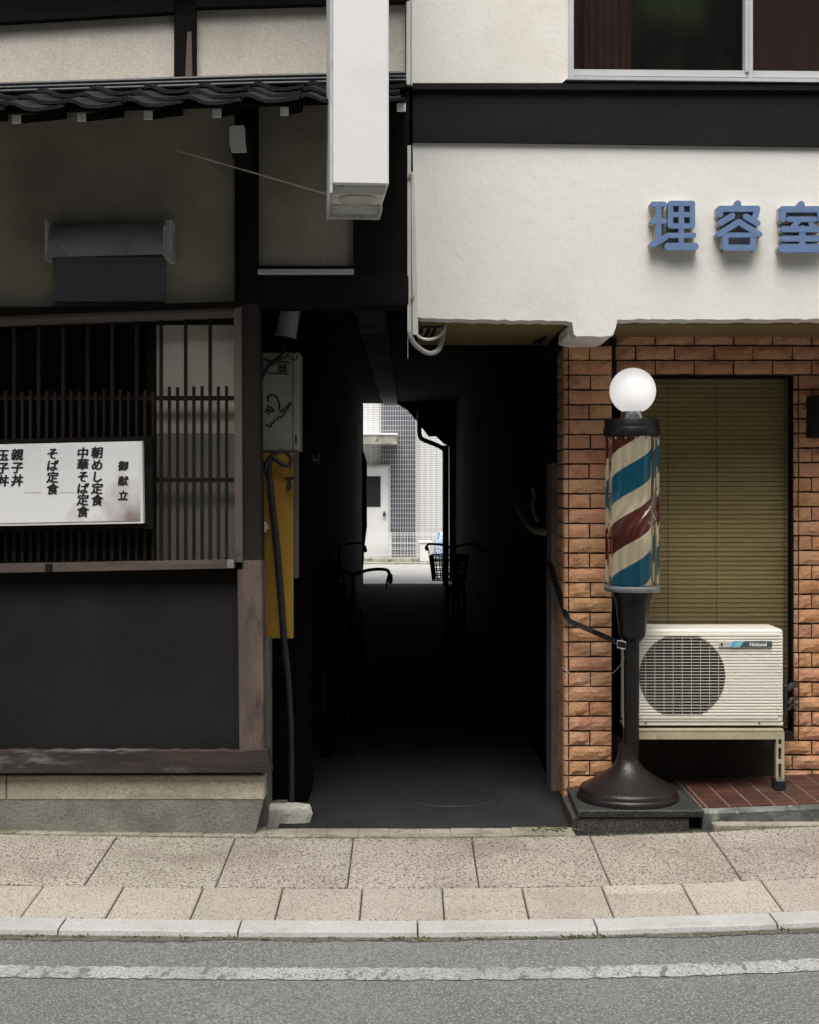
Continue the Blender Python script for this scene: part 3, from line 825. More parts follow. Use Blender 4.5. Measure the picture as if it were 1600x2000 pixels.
t = thing('wall_lamp', 'small grey cylinder lamp tilted above the white cupboard', 'lamp', W(562, 590, .28))
b = MB()
p0, p1 = W(570, 592, .25), W(558, 658, .25)
ax = (p1 - p0)
b.tube([p0, p0 + ax * .03, p0 + ax * .93, p0 + ax * .94, p1], [.040, .046, .050, .053, .053], 20)
b.build('shade', M['lamp_grey'], t, smooth=40)
b = MB(); b.tube([p0 + Vector((0, .01, -.01)), p0 + Vector((.0, .07, .03)), p0 + Vector((.0, .40, .03))], .012, 8)
b.build('arm', M['black_metal'], t, smooth=60)
b = MB(); b.tube([p1 + ax * -.04, p1 + ax * .02], [.045, .045], 20); b.build('lens', M['rubber'], t)

t = thing('white_cupboard', 'narrow white metal cupboard with a scribbled doodle beside the corner post', 'cupboard', W(548, 880, .40))
YC = .40
b = MB(); b.rpx(513, 688, 585, 881, YC, .20, .004); b.build('cupboard_body', M['locker_white'], t)
b = MB(); b.rpx(571.5, 690, 573.2, 879, YC - .001, .002); b.rpx(576, 850, 580, 866, YC - .0015, .002); b.build('door_gap', M['ink'], t)
def zp(x, y): return W(480 + x / 6.06, 570 + y / 6.06, YC - .002)
b = MB()
for path, r in (([(268, 1300), (268, 1255), (285, 1228), (318, 1220), (355, 1232), (375, 1262), (388, 1290), (402, 1325), (396, 1362), (400, 1400), (418, 1425)], 8),
                ([(418, 1425), (470, 1372), (540, 1308), (528, 1345), (470, 1420), (440, 1475), (400, 1490), (382, 1482), (368, 1520), (345, 1505), (338, 1555), (318, 1545), (300, 1595), (268, 1592), (250, 1566)], 8),
                ([(232, 1410), (275, 1385), (262, 1345), (300, 1365), (342, 1412), (322, 1424), (280, 1400), (235, 1420), (270, 1450), (285, 1430)], 8)):
    b.tube([zp(*q) for q in path], r / 6.06 * 6.45 / F * 1.25, 6)
for q in ((305, 1308), (345, 1332)):
    c = zp(*q); b.disc_y(c.x, c.z, .0035, YC - .003, YC, 10)
b.build('doodle', M['ink'], t)
b = MB()
fr = [(262, 815), (515, 835), (498, 978), (258, 962)]
b.tube([zp(*q) for q in fr + fr[:1]], .0032, 6)
for q in ([(380, 840), (400, 900), (385, 950)], [(420, 845), (425, 965)], [(390, 890), (470, 900)], [(455, 850), (450, 940)], [(400, 930), (480, 945)], [(480, 850), (470, 960)]):
    b.tube([zp(*p) for p in q], .003, 6)
b.build('sticker_marks', M['ink'], t)
b = MB(); c = zp(335, 868); b.disc_y(c.x, c.z, .012, YC - .0022, YC, 14, .010); b.build('sticker_dot', mat('faded_red', (.32, .12, .08), None, 5, .7), t)

b = MB(); b.rpx(512, 884, 573, 1247, .36, .03, .002)
yb_ = tag(b.build('yellow_board', M['yellow']), 'tall yellow board leaning below the white cupboard in the alley mouth', 'board')
b = MB(); b.rpx(573.5, 882, 583, 1130, .37, .05, .003)
tag(b.build('grey_batten', mat('grey_batten', (.10, .095, .08), (.06, .055, .05), 6, .8, .2, 40, stretch=(1, 1, .2))), 'narrow grey batten standing at the right edge of the yellow board', 'batten')
b = MB()
hose = [(516, 920), (522, 900), (533, 888), (548, 881), (562, 884), (569, 897), (566, 910), (553, 908), (538, 897), (530, 890)]
b.tube([W(x, y, .30) for x, y in hose], .011, 8)
b.tube([W(x, y, .31) for x, y in [(529, 892), (525, 915), (527, 945), (533, 1000), (541, 1075), (548, 1160), (554, 1240), (563, 1320), (569, 1420), (570, 1500), (570, 1568)]], [.014, .014, .016, .017, .017, .0165, .0165, .016, .014, .014, .014], 10)
b.tube([W(x, y, .31) for x, y in [(508, 885), (516, 912), (526, 945)]], .008, 8)
tag(b.build('drain_hose', M['rubber'], None, 60), 'black hose looped over the yellow board and running down to the ground', 'hose')
b = MB(); b.rpx(511, 1019, 520, 1040, .335, .02, .002); b.rpx(520, 1025, 523.5, 1034, .335, .02, .002)
tag(b.build('white_clip', M['sign_white']), 'small white clip at the left edge of the yellow board', 'clip')
t = thing('hose_tap', 'small dark metal tap on the wall at the right edge of the yellow board', 'tap', W(563, 945, .32))
b = MB(); b.tube([W(565, 950, .36), W(565, 950, .30)], .014, 10); b.tube([W(565, 938, .31), W(565, 957, .31)], .009, 8); b.build('tap_body', M['rubber'], t, 50)
b = MB(); b.rpx(556, 932, 574, 937, .30, .02, .002); b.build('tap_handle', M['black_metal'], t)
# bundle of cables above the cupboard
b = MB()
for path, r in (([(508, 748), (520, 720), (540, 702), (553, 690), (558, 668)], .007), ([(514, 735), (532, 706), (552, 700), (566, 694)], .006),
                ([(560, 690), (568, 700), (574, 703), (579, 702), (583, 694)], .004), ([(515, 700), (524, 705), (530, 712)], .004)):
    b.tube([W(x, y, .37) for x, y in path], r, 6)
tag(b.build('lamp_cable', M['rubber'], None, 60), 'black cables hanging from the grey lamp across the white cupboard top', 'cable')

# pale things further down the left flank
b = MB(); b.rpx(601, 909, 609.5, 1003, 2.0, .03, .003)
tag(b.build('downpipe_stub', M['conduit']), 'short pale upright pipe on the dark left flank of the alley', 'pipe')
t = thing('gas_meter', 'dark meter box with a pale slatted top on the left flank of the alley', 'meter', W(610, 905, 2.0))
b = MB(); b.rpx(598, 884, 622, 906, 2.03, .1, .004); b.build('meter_case', M['black_metal'], t)
b = MB()
for k in range(3):
    p = W(602 + k * 5, 881 + k * 8, 2.0)
    b.box(p.x - .014, p.x + .022, 2.0, 2.025, p.z - .008, p.z + .004, .002, rot=Matrix.Rotation(math.radians(18), 3, 'Y'))
b.build('slats', M['grey_plate'], t)

# whitewashed stone at the corner
from mathutils import noise as mnoise
b = MB()
plan = [(WX(517, .21), .205), (WX(560, .2), .192), (WX(596, .2), .200), (WX(609, .22), .225), (WX(606, .25), .255), (WX(590, .29), .285), (WX(545, .29), .295), (WX(512, .27), .27)]
N_ = 64; vs = []; fs = []
ctr = Vector((sum(q[0] for q in plan) / 8, sum(q[1] for q in plan) / 8, 0))
def plan_at(t):
    i = int(t * 8) % 8; f = t * 8 - int(t * 8)
    return Vector((plan[i][0] * (1 - f) + plan[(i + 1) % 8][0] * f, plan[i][1] * (1 - f) + plan[(i + 1) % 8][1] * f, 0))
for z, sc_ in ((-.02, .94), (.015, .96), (.040, 1.01), (.060, 1.0), (.070, .97), (.076, .88), (.079, .6), (.080, .25)):
    for k in range(N_):
        p = ctr + (plan_at(k / N_) - ctr) * sc_
        q = Vector((p.x, p.y, z))
        d_ = mnoise.noise(q * 26) * .007 + mnoise.noise(q * 70) * .003
        n_ = (p - ctr).normalized()
        vs.append(q + n_ * d_ + Vector((0, 0, d_ * (.8 if z > .04 else 0))))
for i in range(7):
    for k in range(N_): fs.append((i * N_ + k, i * N_ + (k + 1) % N_, (i + 1) * N_ + (k + 1) % N_, (i + 1) * N_ + k))
fs.append(tuple(7 * N_ + k for k in range(N_)))
b.add(vs, fs)
tag(b.build('corner_stone', M['white_stone'], None, 40), 'flat whitewashed stone lying at the left corner of the alley mouth', 'stone')

# ================================================================== RIGHT: barber shop
shop = thing('barber_shop_building', 'white rendered barber shop with orange brick ground floor right of the alley', 'building', (2.0, 0, 0))
# fascia with a hand-trowelled, uneven lower edge and a corbel over the pier
b = MB()
bot = []
for x in range(830, 1116, 12): bot.append((x, 622 + (x - 830) * .018 + random.uniform(-1.6, 1.6)))
cor = [(1118, 630), (1121, 652), (1126, 657), (1150, 656), (1175, 658), (1197, 655), (1203, 640), (1206, 624)]
for x in range(1222, 2300, 14): bot.append((x, 623.5 + random.uniform(-1.6, 1.6)))
bl = [q for q in bot if q[0] < 1116]; br = [q for q in bot if q[0] > 1206]
pts = [(806, 279), (812, 560), (816, 619), (830, 622)] + bl + cor + br + [(2300, 622), (2300, 292), (1600, 283)]
b.ppx(pts, .0, .14)
# fine trowel ripples come from the paint itself
b.build('fascia', M['white_paint'], shop)
b = MB()
nX = 8
x0c, x1c = WX(1116, 0), WX(1206, 0)
zt = WZ(630, 0); zb_ = WZ(655, 0)
pr = [(.145, zt), (.145, zb_ + .012), (.150, zb_ + .004), (.17, zb_ + .002), (.52, zb_ - .002), (.52, zt)]
vs, fs = [], []
for k in range(nX + 1):
    x = x0c + (x1c - x0c) * k / nX
    e = .014 if k in (0, nX) else .004 if k in (1, nX - 1) else 0
    for (y, z) in pr: vs.append((x, y + (e * .6 if y < .06 else 0), z + (e if z < zt - .001 else 0) + random.uniform(-.002, .002)))
m_ = len(pr)
for k in range(nX):
    for j in range(m_): fs.append((k * m_ + j, k * m_ + (j + 1) % m_, (k + 1) * m_ + (j + 1) % m_, (k + 1) * m_ + j))
fs += [tuple(range(m_)), tuple(nX * m_ + j for j in range(m_))]
b.add(vs, fs)
b.build('corbel', M['white_paint'], shop, smooth=35)
b = MB(); b.box(WX(818, 0), x0c, .14, 1.05, WZ(627, 0) + .002, WZ(627, 0) + .05); b.box(x1c, 4.5, .14, .66, WZ(628, 0), WZ(628, 0) + .05)
b.build('soffit', M['soffit_paint'], shop)
b = MB(); b.ppx([(2300, 292), (1600, 286), (806, 276), (806, 163), (1600, 166), (2300, 168)], -.018, .118)
b.build('dark_band', M['dark_band'], shop)
b = MB(); b.ppx([(2300, 178), (1600, 176), (806, 174), (806, 162), (1600, 164), (2300, 164)], -.040, .05)
b.build('band_trim', M['dark_band'], shop)
b = MB()
b.ppx([(806, -500), (1113, -500), (1113, 148), (1098, 162), (806, 162)], -.02, .12)
b.build('upper_wall', M['cream_paint'], shop)
b = MB(); b.ppx([(2300, -500), (1113, -500), (1113, -200), (2300, -200)], -.02, .12); b.build('window_head', M['cream_paint'], shop)
uw = MB()
uw.rpx(1111, -200, 1121, 148, -.035, .09, .002)
uw.ppx([(1113, 135), (1600, 139), (2300, 144), (2300, 158), (1600, 152), (1113, 147)], -.030, .09)
uw = uw.build('upper_window', M['alu'], shop)
b = MB(); b.ppx([(1113, 148.5), (1600, 153.5), (2300, 159), (2300, 166), (1600, 160), (1105, 155)], -.05, .07); b.build('window_sill', M['alu'], uw)
b = MB(); b.rpx(1456, -200, 1463, 140, -.040, .06, .002); b.rpx(1463.5, -200, 1471, 152, -.045, .06, .002); b.build('sash_stile', M['alu'], uw)
b = MB(); b.rpx(1118, -200, 2300, 143, .01, .004); b.build('window_pane', M['frosted'], uw)
b = MB()
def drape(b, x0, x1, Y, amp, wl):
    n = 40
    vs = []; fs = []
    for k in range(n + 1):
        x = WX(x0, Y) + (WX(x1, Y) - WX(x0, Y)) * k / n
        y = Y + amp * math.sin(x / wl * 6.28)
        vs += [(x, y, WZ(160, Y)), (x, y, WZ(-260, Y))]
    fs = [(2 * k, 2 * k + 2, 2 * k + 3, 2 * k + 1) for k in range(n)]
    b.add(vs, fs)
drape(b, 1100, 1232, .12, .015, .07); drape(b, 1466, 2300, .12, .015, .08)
b.build('curtain', M['curtain_brown'], uw, smooth=60)  # added drape carrying the brown part of the pane's reflection
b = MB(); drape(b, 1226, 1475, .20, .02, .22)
b.build('green_curtain', M['curtain_green'], uw, smooth=60)  # added drape standing in for the green reflection in the pane
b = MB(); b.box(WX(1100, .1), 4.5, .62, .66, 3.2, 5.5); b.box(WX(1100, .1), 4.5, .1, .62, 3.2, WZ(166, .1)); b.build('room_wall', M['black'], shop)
# masses: over the alley and behind the shop
b = MB()
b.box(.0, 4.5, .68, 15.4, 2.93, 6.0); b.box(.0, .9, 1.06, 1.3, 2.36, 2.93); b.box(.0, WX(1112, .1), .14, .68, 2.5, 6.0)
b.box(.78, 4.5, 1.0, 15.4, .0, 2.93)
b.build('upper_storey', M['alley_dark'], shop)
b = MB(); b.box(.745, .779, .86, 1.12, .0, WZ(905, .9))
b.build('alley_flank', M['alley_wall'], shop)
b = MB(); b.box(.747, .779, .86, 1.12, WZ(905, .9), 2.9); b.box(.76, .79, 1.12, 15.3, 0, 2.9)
b.build('passage_wall', M['alley_dark'], shop)  # light falloff put into colour: grey flank at the mouth, near-black beyond

# bricks
def brick(b, x0, x1, y0, y1, z0, z1, dark=1.0):
    k = random.uniform(.90, 1.06) * dark
    col = (k, k * random.uniform(.93, 1.07), k * random.uniform(.9, 1.1), 1)
    j = lambda: random.uniform(-.0022, .0022)
    yf = y0 + random.uniform(-.002, .003)
    ch = .005
    x0 += j() * .6; x1 += j() * .6; z0 += j() * .5; z1 += j() * .5
    # rough split face: a small grid with jitter
    nx, nz = max(2, int((x1 - x0) / .03)), 3
    vs, fs = [], []
    for r in range(nz + 1):
        for c in range(nx + 1):
            ed = r in (0, nz) or c in (0, nx)
            vs.append((x0 + (x1 - x0) * c / nx + (0 if ed else j()), yf + (ch + random.uniform(0, .003) if ed else random.uniform(-.004, .0015)), z0 + (z1 - z0) * r / nz + (0 if not ed else j() * .7)))
    W_ = nx + 1
    for r in range(nz):
        for c in range(nx): fs.append((r * W_ + c, r * W_ + c + 1, (r + 1) * W_ + c + 1, (r + 1) * W_ + c))
    ring = [c for c in range(nx + 1)] + [r * W_ + nx for r in range(1, nz + 1)] + [nz * W_ + c for c in range(nx - 1, -1, -1)] + [r * W_ for r in range(nz - 1, 0, -1)]
    o = len(vs)
    for i in ring: vs.append((vs[i][0], y1, vs[i][2]))
    n = len(ring)
    for i in range(n): fs.append((ring[i], o + i, o + (i + 1) % n, ring[(i + 1) % n]))
    b.add(vs, fs, col)
PY = .50
RH = 29 * (PY + D0) / F
pb = MB()
xl, xr = WX(1111, PY), WX(1195, PY)
ztop = WZ(676, PY)
rows = 31
cb = MB()
for r in range(rows + 1):
    z1 = ztop - r * RH; z0 = z1 - RH + .0085
    if z0 < .004: z0 = .004
    if z1 - z0 < .012: continue
    if r % 2 == 0:
        xm = (xl + xr) / 2 + random.uniform(-.004, .004)
        brick(pb, xl + .003, xm - .0034, PY, PY + .04, z0, z1); brick(pb, xm + .0034, xr, PY, PY + .04, z0, z1)
    else:
        brick(pb, xl + .003, xr, PY, PY + .04, z0, z1)
    # rounded corner tile returning into the alley
    k = random.uniform(.80, 1.08); col = (k, k * random.uniform(.95, 1.05), k, 1)
    arc = []
    xo = WX(1089, .86)
    for (x, y) in ((xl - .003, PY + .002), (xl - .016, PY + .0035), (xl - .022, PY + .012), (xl - .026, PY + .03), (xo + .003, PY + .12), (xo, PY + .36)):
        arc.append((x + random.uniform(-.001, .001), y))
    vs = [(x, y, z0) for x, y in arc] + [(x, y, z1) for x, y in arc] + [(x + .03, y + .02, z0) for x, y in arc] + [(x + .03, y + .02, z1) for x, y in arc]
    n = len(arc); fs = []
    for i in range(n - 1):
        fs += [(i, i + 1, n + i + 1, n + i), (n + i, n + i + 1, 3 * n + i + 1, 3 * n + i), (i, 2 * n + i, 2 * n + i + 1, i + 1)]
    cb.add(vs, fs, col)
pier = pb.build('brick_pier', M['brick'], shop)
cb.build('corner_bricks', M['brick'], pier, smooth=50)
b = MB(); b.box(xl + .0, xr - .006, PY + .012, PY + .45, .0, 2.34); b.box(WX(1089, .86) + .012, xl + .02, PY + .035, PY + .36, .0, 2.33)
b.build('mortar_core', M['mortar'], pier)
# wall: course above the window, right-hand column, below the window
YW = .62
wb = MB(); RW = 28.6 * (YW + D0) / F; LW = 76.5 * (YW + D0) / F
xwl, xwr = WX(1562, YW), 4.4
zt = WZ(648, YW); n_rows = int((zt - .09) / RW) + 1
x_first = WX(1204, YW)
for r in range(n_rows):
    z1 = zt - r * RW; z0 = z1 - RW + .009
    if z0 < .09: continue
    off = (LW / 2 if r % 2 else 0)
    py = HY - (z1 - H) * F / (YW + D0)
    x = x_first - LW + off
    if py < 725: start = x_first
    elif py < 1428: start = xwl
    else: start = WX(1533, YW)
    while x < xwr:
        a, c = max(x + .0035, start), x + LW - .0035
        if c - a > .02: brick(wb, a, c, YW, YW + .03, z0, z1, .97)
        x += LW
    if 725 <= py < 1428:                        # narrow reveal tiles along the window
        brick(wb, WX(1553, YW), WX(1560, YW), YW + .004, YW + .09, z0, z1, .95)
wall = wb.build('brick_wall', M['brick'], shop)
b = MB(); b.box(x_first - .02, 4.5, YW + .012, YW + .3, WZ(733, YW), 2.36); b.box(WX(1556, YW), 4.5, YW + .014, YW + .3, .0, WZ(733, YW)); b.box(WX(1532, YW), WX(1556, YW), YW + .013, YW + .3, .0, WZ(1430, YW))
b.build('mortar_core', M['mortar'], wall)
b = MB(); b.box(xr - .006, WX(1216, .7), .70, .75, .05, 2.2)
b.build('recess', M['black'], shop)
b = MB(); b.rpx(1190, 1436, 1532, 1540, YW + .03, .05); b.build('kick_board', mat('kick_board', (.040, .022, .015), (.022, .013, .009), 5, .9), shop)  # dark panel with the deep shade on the brick put into its colour
sw = MB()
sw.rpx(1206, 732, 1554, 738, YW + .03, .06); sw.rpx(1546, 738, 1553, 1440, YW + .03, .06); sw.rpx(1208, 738, 1214, 1440, YW + .03, .06); sw.rpx(1208, 1432, 1553, 1440, YW + .028, .06)
sw = sw.build('shop_window', M['dark_wood'], shop)
b = MB(); b.rpx(1213, 737, 1547, 1433, YW + .06, .004); b.build('window_pane', M['glass'], sw)
b = MB()
YS = YW + .125
pitch = 9.1 * (YS + D0) / F
z = WZ(736, YS)
x0, x1 = WX(1216, YS), WX(1543, YS)
i = 0
R_ = Matrix.Rotation(math.radians(62), 3, 'X')
while z > WZ(1428, YS):
    b.box(x0, x1, YS - .0112, YS + .0112, z - .0004, z + .0004, rot=Matrix.Rotation(math.radians(76 + random.uniform(-2.5, 2.5)), 3, 'X'))
    z -= pitch; i += 1
bl_ = b.build('blind', M['blind'], sw)
b = MB()
for px in (1305, 1400, 1532): b.rpx(px - .45, 736, px + .45, 1432, YS - .013, .0012)
b.build('blind_cord', mat('cord', (.14, .11, .055), None, 5, .9), bl_)
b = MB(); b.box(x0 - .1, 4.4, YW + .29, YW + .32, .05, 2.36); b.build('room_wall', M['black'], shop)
# tiled step
b = MB()
xs0 = WX(1372, .03)
def stepz(x): return .088 + rise(x) * .75
n = 24
vs, fs = [], []
for k in range(n + 1):
    x = xs0 + (4.4 - xs0) * k / n
    j = random.uniform(-.004, .004)
    vs += [(x, .035 + j, stepz(x) - .001), (x, .022 + random.uniform(-.008, .006), stepz(x) - .02), (x, .03 + random.uniform(-.008, .008), -.02 + rise(x)), (x, .64, -.02 + rise(x)), (x, .64, stepz(x) - .001)]
for k in range(n):
    for j in range(5): fs.append((k * 5 + j, k * 5 + (j + 1) % 5, k * 5 + 5 + (j + 1) % 5, k * 5 + 5 + j))
fs += [(0, 1, 2, 3, 4), (n * 5, n * 5 + 1, n * 5 + 2, n * 5 + 3, n * 5 + 4)]
b.add(vs, fs)
st = b.build('step', M['step_face'], shop)
b = MB(); x0 = WX(1190, .5)
b.add([(x0, .49, .0895), (xs0, .49, .0895), (xs0, .64, .0895), (x0, .64, .0895)], [(0, 1, 2, 3)])
for k in range(40):
    xa, xb_ = xs0 + (4.4 - xs0) * k / 40, xs0 + (4.4 - xs0) * (k + 1) / 40
    b.add([(xa, .045, stepz(xa) + .0005), (xb_, .045, stepz(xb_) + .0005), (xb_, .62, stepz(xb_) + .0005), (xa, .62, stepz(xa) + .0005)], [(0, 1, 2, 3)])
b.build('grout', M['grout'], st)
b = MB()
tw = 44.0 * (.05 + D0) / F
for r in range(9):
    y0 = .038 + r * .066
    k = -4
    x = WX(1425, .05) - 2 * tw
    while x < 4.3:
        a, c = x + .003, x + tw - .003
        if c > xs0 + .02:
            a = max(a, xs0 + .003); kk = random.uniform(.7, 1.15)
            za, zc_ = stepz(a) + .003, stepz(c) + .003
            col = (kk, kk, kk, 1)
            b.add([(a, y0, za), (c, y0, zc_), (c, y0 + .062, zc_), (a, y0 + .062, za), (a, y0, za - .006), (c, y0, zc_ - .006), (c, y0 + .062, zc_ - .006), (a, y0 + .062, za - .006)],
                  [(0, 1, 2, 3), (0, 1, 5, 4), (1, 2, 6, 5), (2, 3, 7, 6), (3, 0, 4, 7)], col)
        x += tw
b.build('step_tiles', M['tile_brown'], st)

# ------------------------------------------------------------------ raised letters
LY = -.055
def strokes(name, label, cx, cy, segs, grp):
    t = thing(name, label, 'sign letter', W(cx, cy, LY), grp)
    face, side = MB(), MB()
    k = 0
    for (w, path) in segs:
        for i in range(len(path) - 1):
            (xa, ya), (xb, yb) = path[i], path[i + 1]
            pa, pb_ = W(1230 + xa / 4.324, 370 + ya / 4.324, LY), W(1230 + xb / 4.324, 370 + yb / 4.324, LY)
            r = w / 2 / 4.324 * (LY + D0) / F
            a0 = math.atan2(pb_.z - pa.z, pb_.x - pa.x)
            pts = [(pb_.x + r * math.cos(a0 + q), pb_.z + r * math.sin(a0 + q)) for q in [(-90 + 15 * m) * math.pi / 180 for m in range(13)]]
            pts += [(pa.x + r * math.cos(a0 + q), pa.z + r * math.sin(a0 + q)) for q in [(90 + 15 * m) * math.pi / 180 for m in range(13)]]
            off = k * .00025
            face.prism(pts, LY - .004 + off, LY + .012 + off)
            side.prism([(p[0] * .9999, p[1]) for p in pts], LY + .012 + off, LY + .050 + off)
            k += 1
    f = face.build('letter_face', M['blue_letter'], t)
    side.build('letter_return', M['letter_side'], t)
LG = 'raised blue sign letters on the fascia'
strokes('sign_letter', 'raised blue character 理, leftmost of the letters on the white fascia', 1316, 440, [
    (46, [(195, 126), (290, 126)]), (46, [(195, 268), (290, 268)]), (50, [(243, 130), (243, 430)]), (52, [(195, 462), (245, 440), (300, 405)]),
    (44, [(345, 118), (530, 118), (530, 308), (345, 308), (345, 118)]), (44, [(345, 212), (530, 212)]), (46, [(437, 120), (437, 480)]), (44, [(330, 388), (540, 388)]), (62, [(325, 482), (552, 482)])], LG)
strokes('sign_letter', 'raised blue character 容 between 理 and 室 on the white fascia', 1442, 440, [
    (58, [(912, 122), (912, 160)]), (52, [(762, 212), (762, 164), (1076, 164), (1062, 225)]), (52, [(865, 224), (768, 282)]), (52, [(982, 230), (1078, 286)]),
    (50, [(752, 378), (922, 275), (1095, 380)]), (40, [(800, 385), (1060, 385)]), (52, [(808, 400), (808, 492), (1042, 492), (1042, 400)])], LG)
strokes('sign_letter', 'raised blue character 室 rightmost of the letters, cut by the photo edge', 1572, 440, [
    (58, [(1448, 128), (1448, 165)]), (54, [(1292, 250), (1292, 168), (1610, 168), (1610, 250)]), (46, [(1345, 252), (1560, 252)]), (46, [(1430, 262), (1375, 325)]), (50, [(1300, 336), (1580, 336)]), (40, [(1530, 290), (1590, 345)]),
    (50, [(1300, 415), (1600, 415)]), (54, [(1458, 330), (1458, 500)]), (72, [(1292, 496), (1612, 496)])], LG)

# conduits on the corner of the white front
b = MB()
b.rpx(793.5, -400, 802, 166, -.045, .03, .004); b.rpx(803, -400, 806.5, 168, -.03, .02, .002)
tag(b.build('white_downpipe', M['conduit']), 'thin white upright pipe at the upper left corner of the barber shop', 'pipe')
b = MB()
b.ppx([(796, 284), (803, 284), (804, 648), (796, 648)], -.03, .028); tag(b.build('cable_trunking', M['conduit']), 'outer white cable trunking on the fascia corner, ending in a grey loop', 'cable trunking')
b = MB()
b.ppx([(803.6, 335), (808.4, 335), (817, 653), (806, 653)], -.035, .03); tag(b.build('cable_trunking', M['conduit']), 'inner leaning white cable trunking against the fascia edge, with a thin loop', 'cable trunking')
b = MB(); b.disc_y(WX(801, -.04), WZ(343, -.04), .009, -.042, -.03, 12); b.disc_y(WX(806.5, -.04), WZ(580, -.04), .008, -.044, -.03, 12)
tag(b.build('cable_clip', mat('rust_clip', (.42, .30, .17), (.30, .18, .08), 30, .8)), 'two rusty fixings on the white cable trunking at the fascia corner', 'fixing')
def smoothpath(P, m=6):
    out = []
    for i in range(len(P) - 1):
        p0, p1, p2, p3 = P[max(i - 1, 0)], P[i], P[i + 1], P[min(i + 2, len(P) - 1)]
        for k in range(m):
            t = k / m
            out.append(.5 * ((2 * p1) + (-p0 + p2) * t + (2 * p0 - 5 * p1 + 4 * p2 - p3) * t * t + (-p0 + 3 * p1 - 3 * p2 + p3) * t ** 3))
    return out + [P[-1]]
b = MB(); b.tube(smoothpath([W(x, y, Y) for x, y, Y in [(801, 646, -.02), (803, 660, -.02), (816, 678, .0), (838, 690, .04), (856, 684, .1), (863, 665, .16), (866, 640, .2)]]), .0115, 8)
tag(b.build('looped_cable', mat('grey_cable', (.40, .39, .36), (.30, .29, .27), 9, .5), None, 60), 'thick grey cable looping under the fascia corner', 'cable')
b = MB(); b.tube(smoothpath([W(x, y, Y) for x, y, Y in [(812, 650, -.02), (822, 660, .0), (840, 663, .04), (858, 656, .1), (868, 645, .16), (873, 628, .2)]]), .0068, 8)
tag(b.build('looped_cable', mat('white_cable', (.74, .71, .64), (.66, .63, .55), 9, .5), None, 60), 'thin white cable looping under the fascia corner above the grey one', 'cable')
b = MB(); b.rpx(822, 634, 868, 640, .2, .12, .003)
for x in (826, 840, 852): b.tube([W(x, 640, .25), W(x - 12, 662, .35)], .008, 6)
tag(b.build('cable_box', M['black_metal']), 'dark junction fitting under the left end of the white fascia', 'junction box')

# ------------------------------------------------------------------ barber pole
BX, BY = WX(1231, .265), .265
def bz(py): return WZ(py, .265)
kp = (.265 + D0) / F
b = MB(); b.ppx([(1130, 1597), (1345, 1597), (1347, 1640), (1126, 1640)], .028, .42); b.rpx(1118, 1596, 1131, 1640, .06, .40, .004)
tag(b.build('stone_plinth', M['plinth_stone']), 'low brown stone block under the dark slab of the barber pole', 'plinth')
b = MB()
z1 = WZ(1583, .015); z0 = WZ(1596.5, .015)
b.prism([(0, 0), (1, 0), (1, 1), (0, 1)], 0, 1) if False else None
xa, xb2 = WX(1128, .015), WX(1376, .015)
vs = []
for z, e in ((z0, .004), (z1 - .004, 0), (z1, .004)):
    vs += [(xa + e, .015 + e, z), (xb2 - e, .015 + e, z), (WX(1348, .49) - e, .488, z), (WX(1107, .49) + e, .488, z)]
fs = [(3, 2, 1, 0), (8, 9, 10, 11)] + [(4 * l + i, 4 * l + (i + 1) % 4, 4 * l + 4 + (i + 1) % 4, 4 * l + 4 + i) for l in (0, 1) for i in range(4)]
b.add(vs, fs)
tag(b.build('stone_slab', M['slab_stone']), 'square dark stone slab carrying the round foot of the barber pole', 'slab')
zs = z1
pole = thing('barber_pole', 'black standing barber pole with white globe and red, cream and blue stripes', 'barber pole', (WX(1226, .265), BY, zs))
def part(prof, name, m, par=pole, n=48, smooth=35, px=None):
    c = (WX(px, .265) if px else BX, BY, 0)
    q = MB(); q.lathe([(r * kp, bz(y)) for r, y in prof], c, n)
    return q.build(name, m, par, smooth)
bd = zs - bz(1578)
base_prof = [(98, 1578), (99, 1574), (97, 1568), (95, 1566), (94, 1560), (91, 1556), (86, 1554), (78, 1549), (62, 1540), (46, 1530), (34, 1521), (27, 1513), (22, 1506), (19, 1496), (16.5, 1474), (16, 1472)]
q = MB(); q.lathe([(r * kp, bz(y) + bd) for r, y in base_prof], (WX(1226, .265), BY, 0), 56); q.build('foot', M['base_metal'], pole, 35)
part([(16, 1500), (15.5, 1475), (15.5, 1243), (17, 1236)], 'shaft', M['black_metal'], px=1233)
part([(16, 1252), (20, 1248), (24.5, 1242), (26, 1236), (34, 1168), (37, 1168), (38.5, 1163), (39.5, 1153), (30, 1152)], 'cup', M['black_metal'], px=1235)
part([(40, 1155), (52, 1154.5), (55, 1151), (55.5, 1147), (54, 1143), (40, 1142)], 'lower_ring', M['ring_metal'], px=1235)
cap = part([(30, 818), (52, 818.5), (53, 820), (53.5, 834), (54, 836), (55, 838), (55.5, 850), (53, 853), (30, 853)], 'cap', M['black_metal'], px=1234)
# row of bright lugs under the cap
for k in range(16):
    a = 2 * math.pi * k / 16
    c = Vector((WX(1234, .265) + 51.5 * kp * math.cos(a), BY + 51.5 * kp * math.sin(a), bz(857)))
    q = MB(); q.box(c.x - .006, c.x + .006, c.y - .004, c.y + .004, c.z - .005, c.z + .007, .003, rot=Matrix.Rotation(a + math.pi / 2, 3, 'Z'))
    q.build('lug', M['chrome'], cap)
part([(23, 818), (22, 809), (20, 803), (10, 802)], 'globe_holder', M['chrome'], px=1236)
gl = [(45 * math.cos(t_), 763.5 - 45 * math.sin(t_)) for t_ in [(-72 + 162 * k / 30) * math.pi / 180 for k in range(31)]]
gl[-1] = (0, 718.5)
part(gl, 'globe', M['opal'], px=1236, smooth=80)
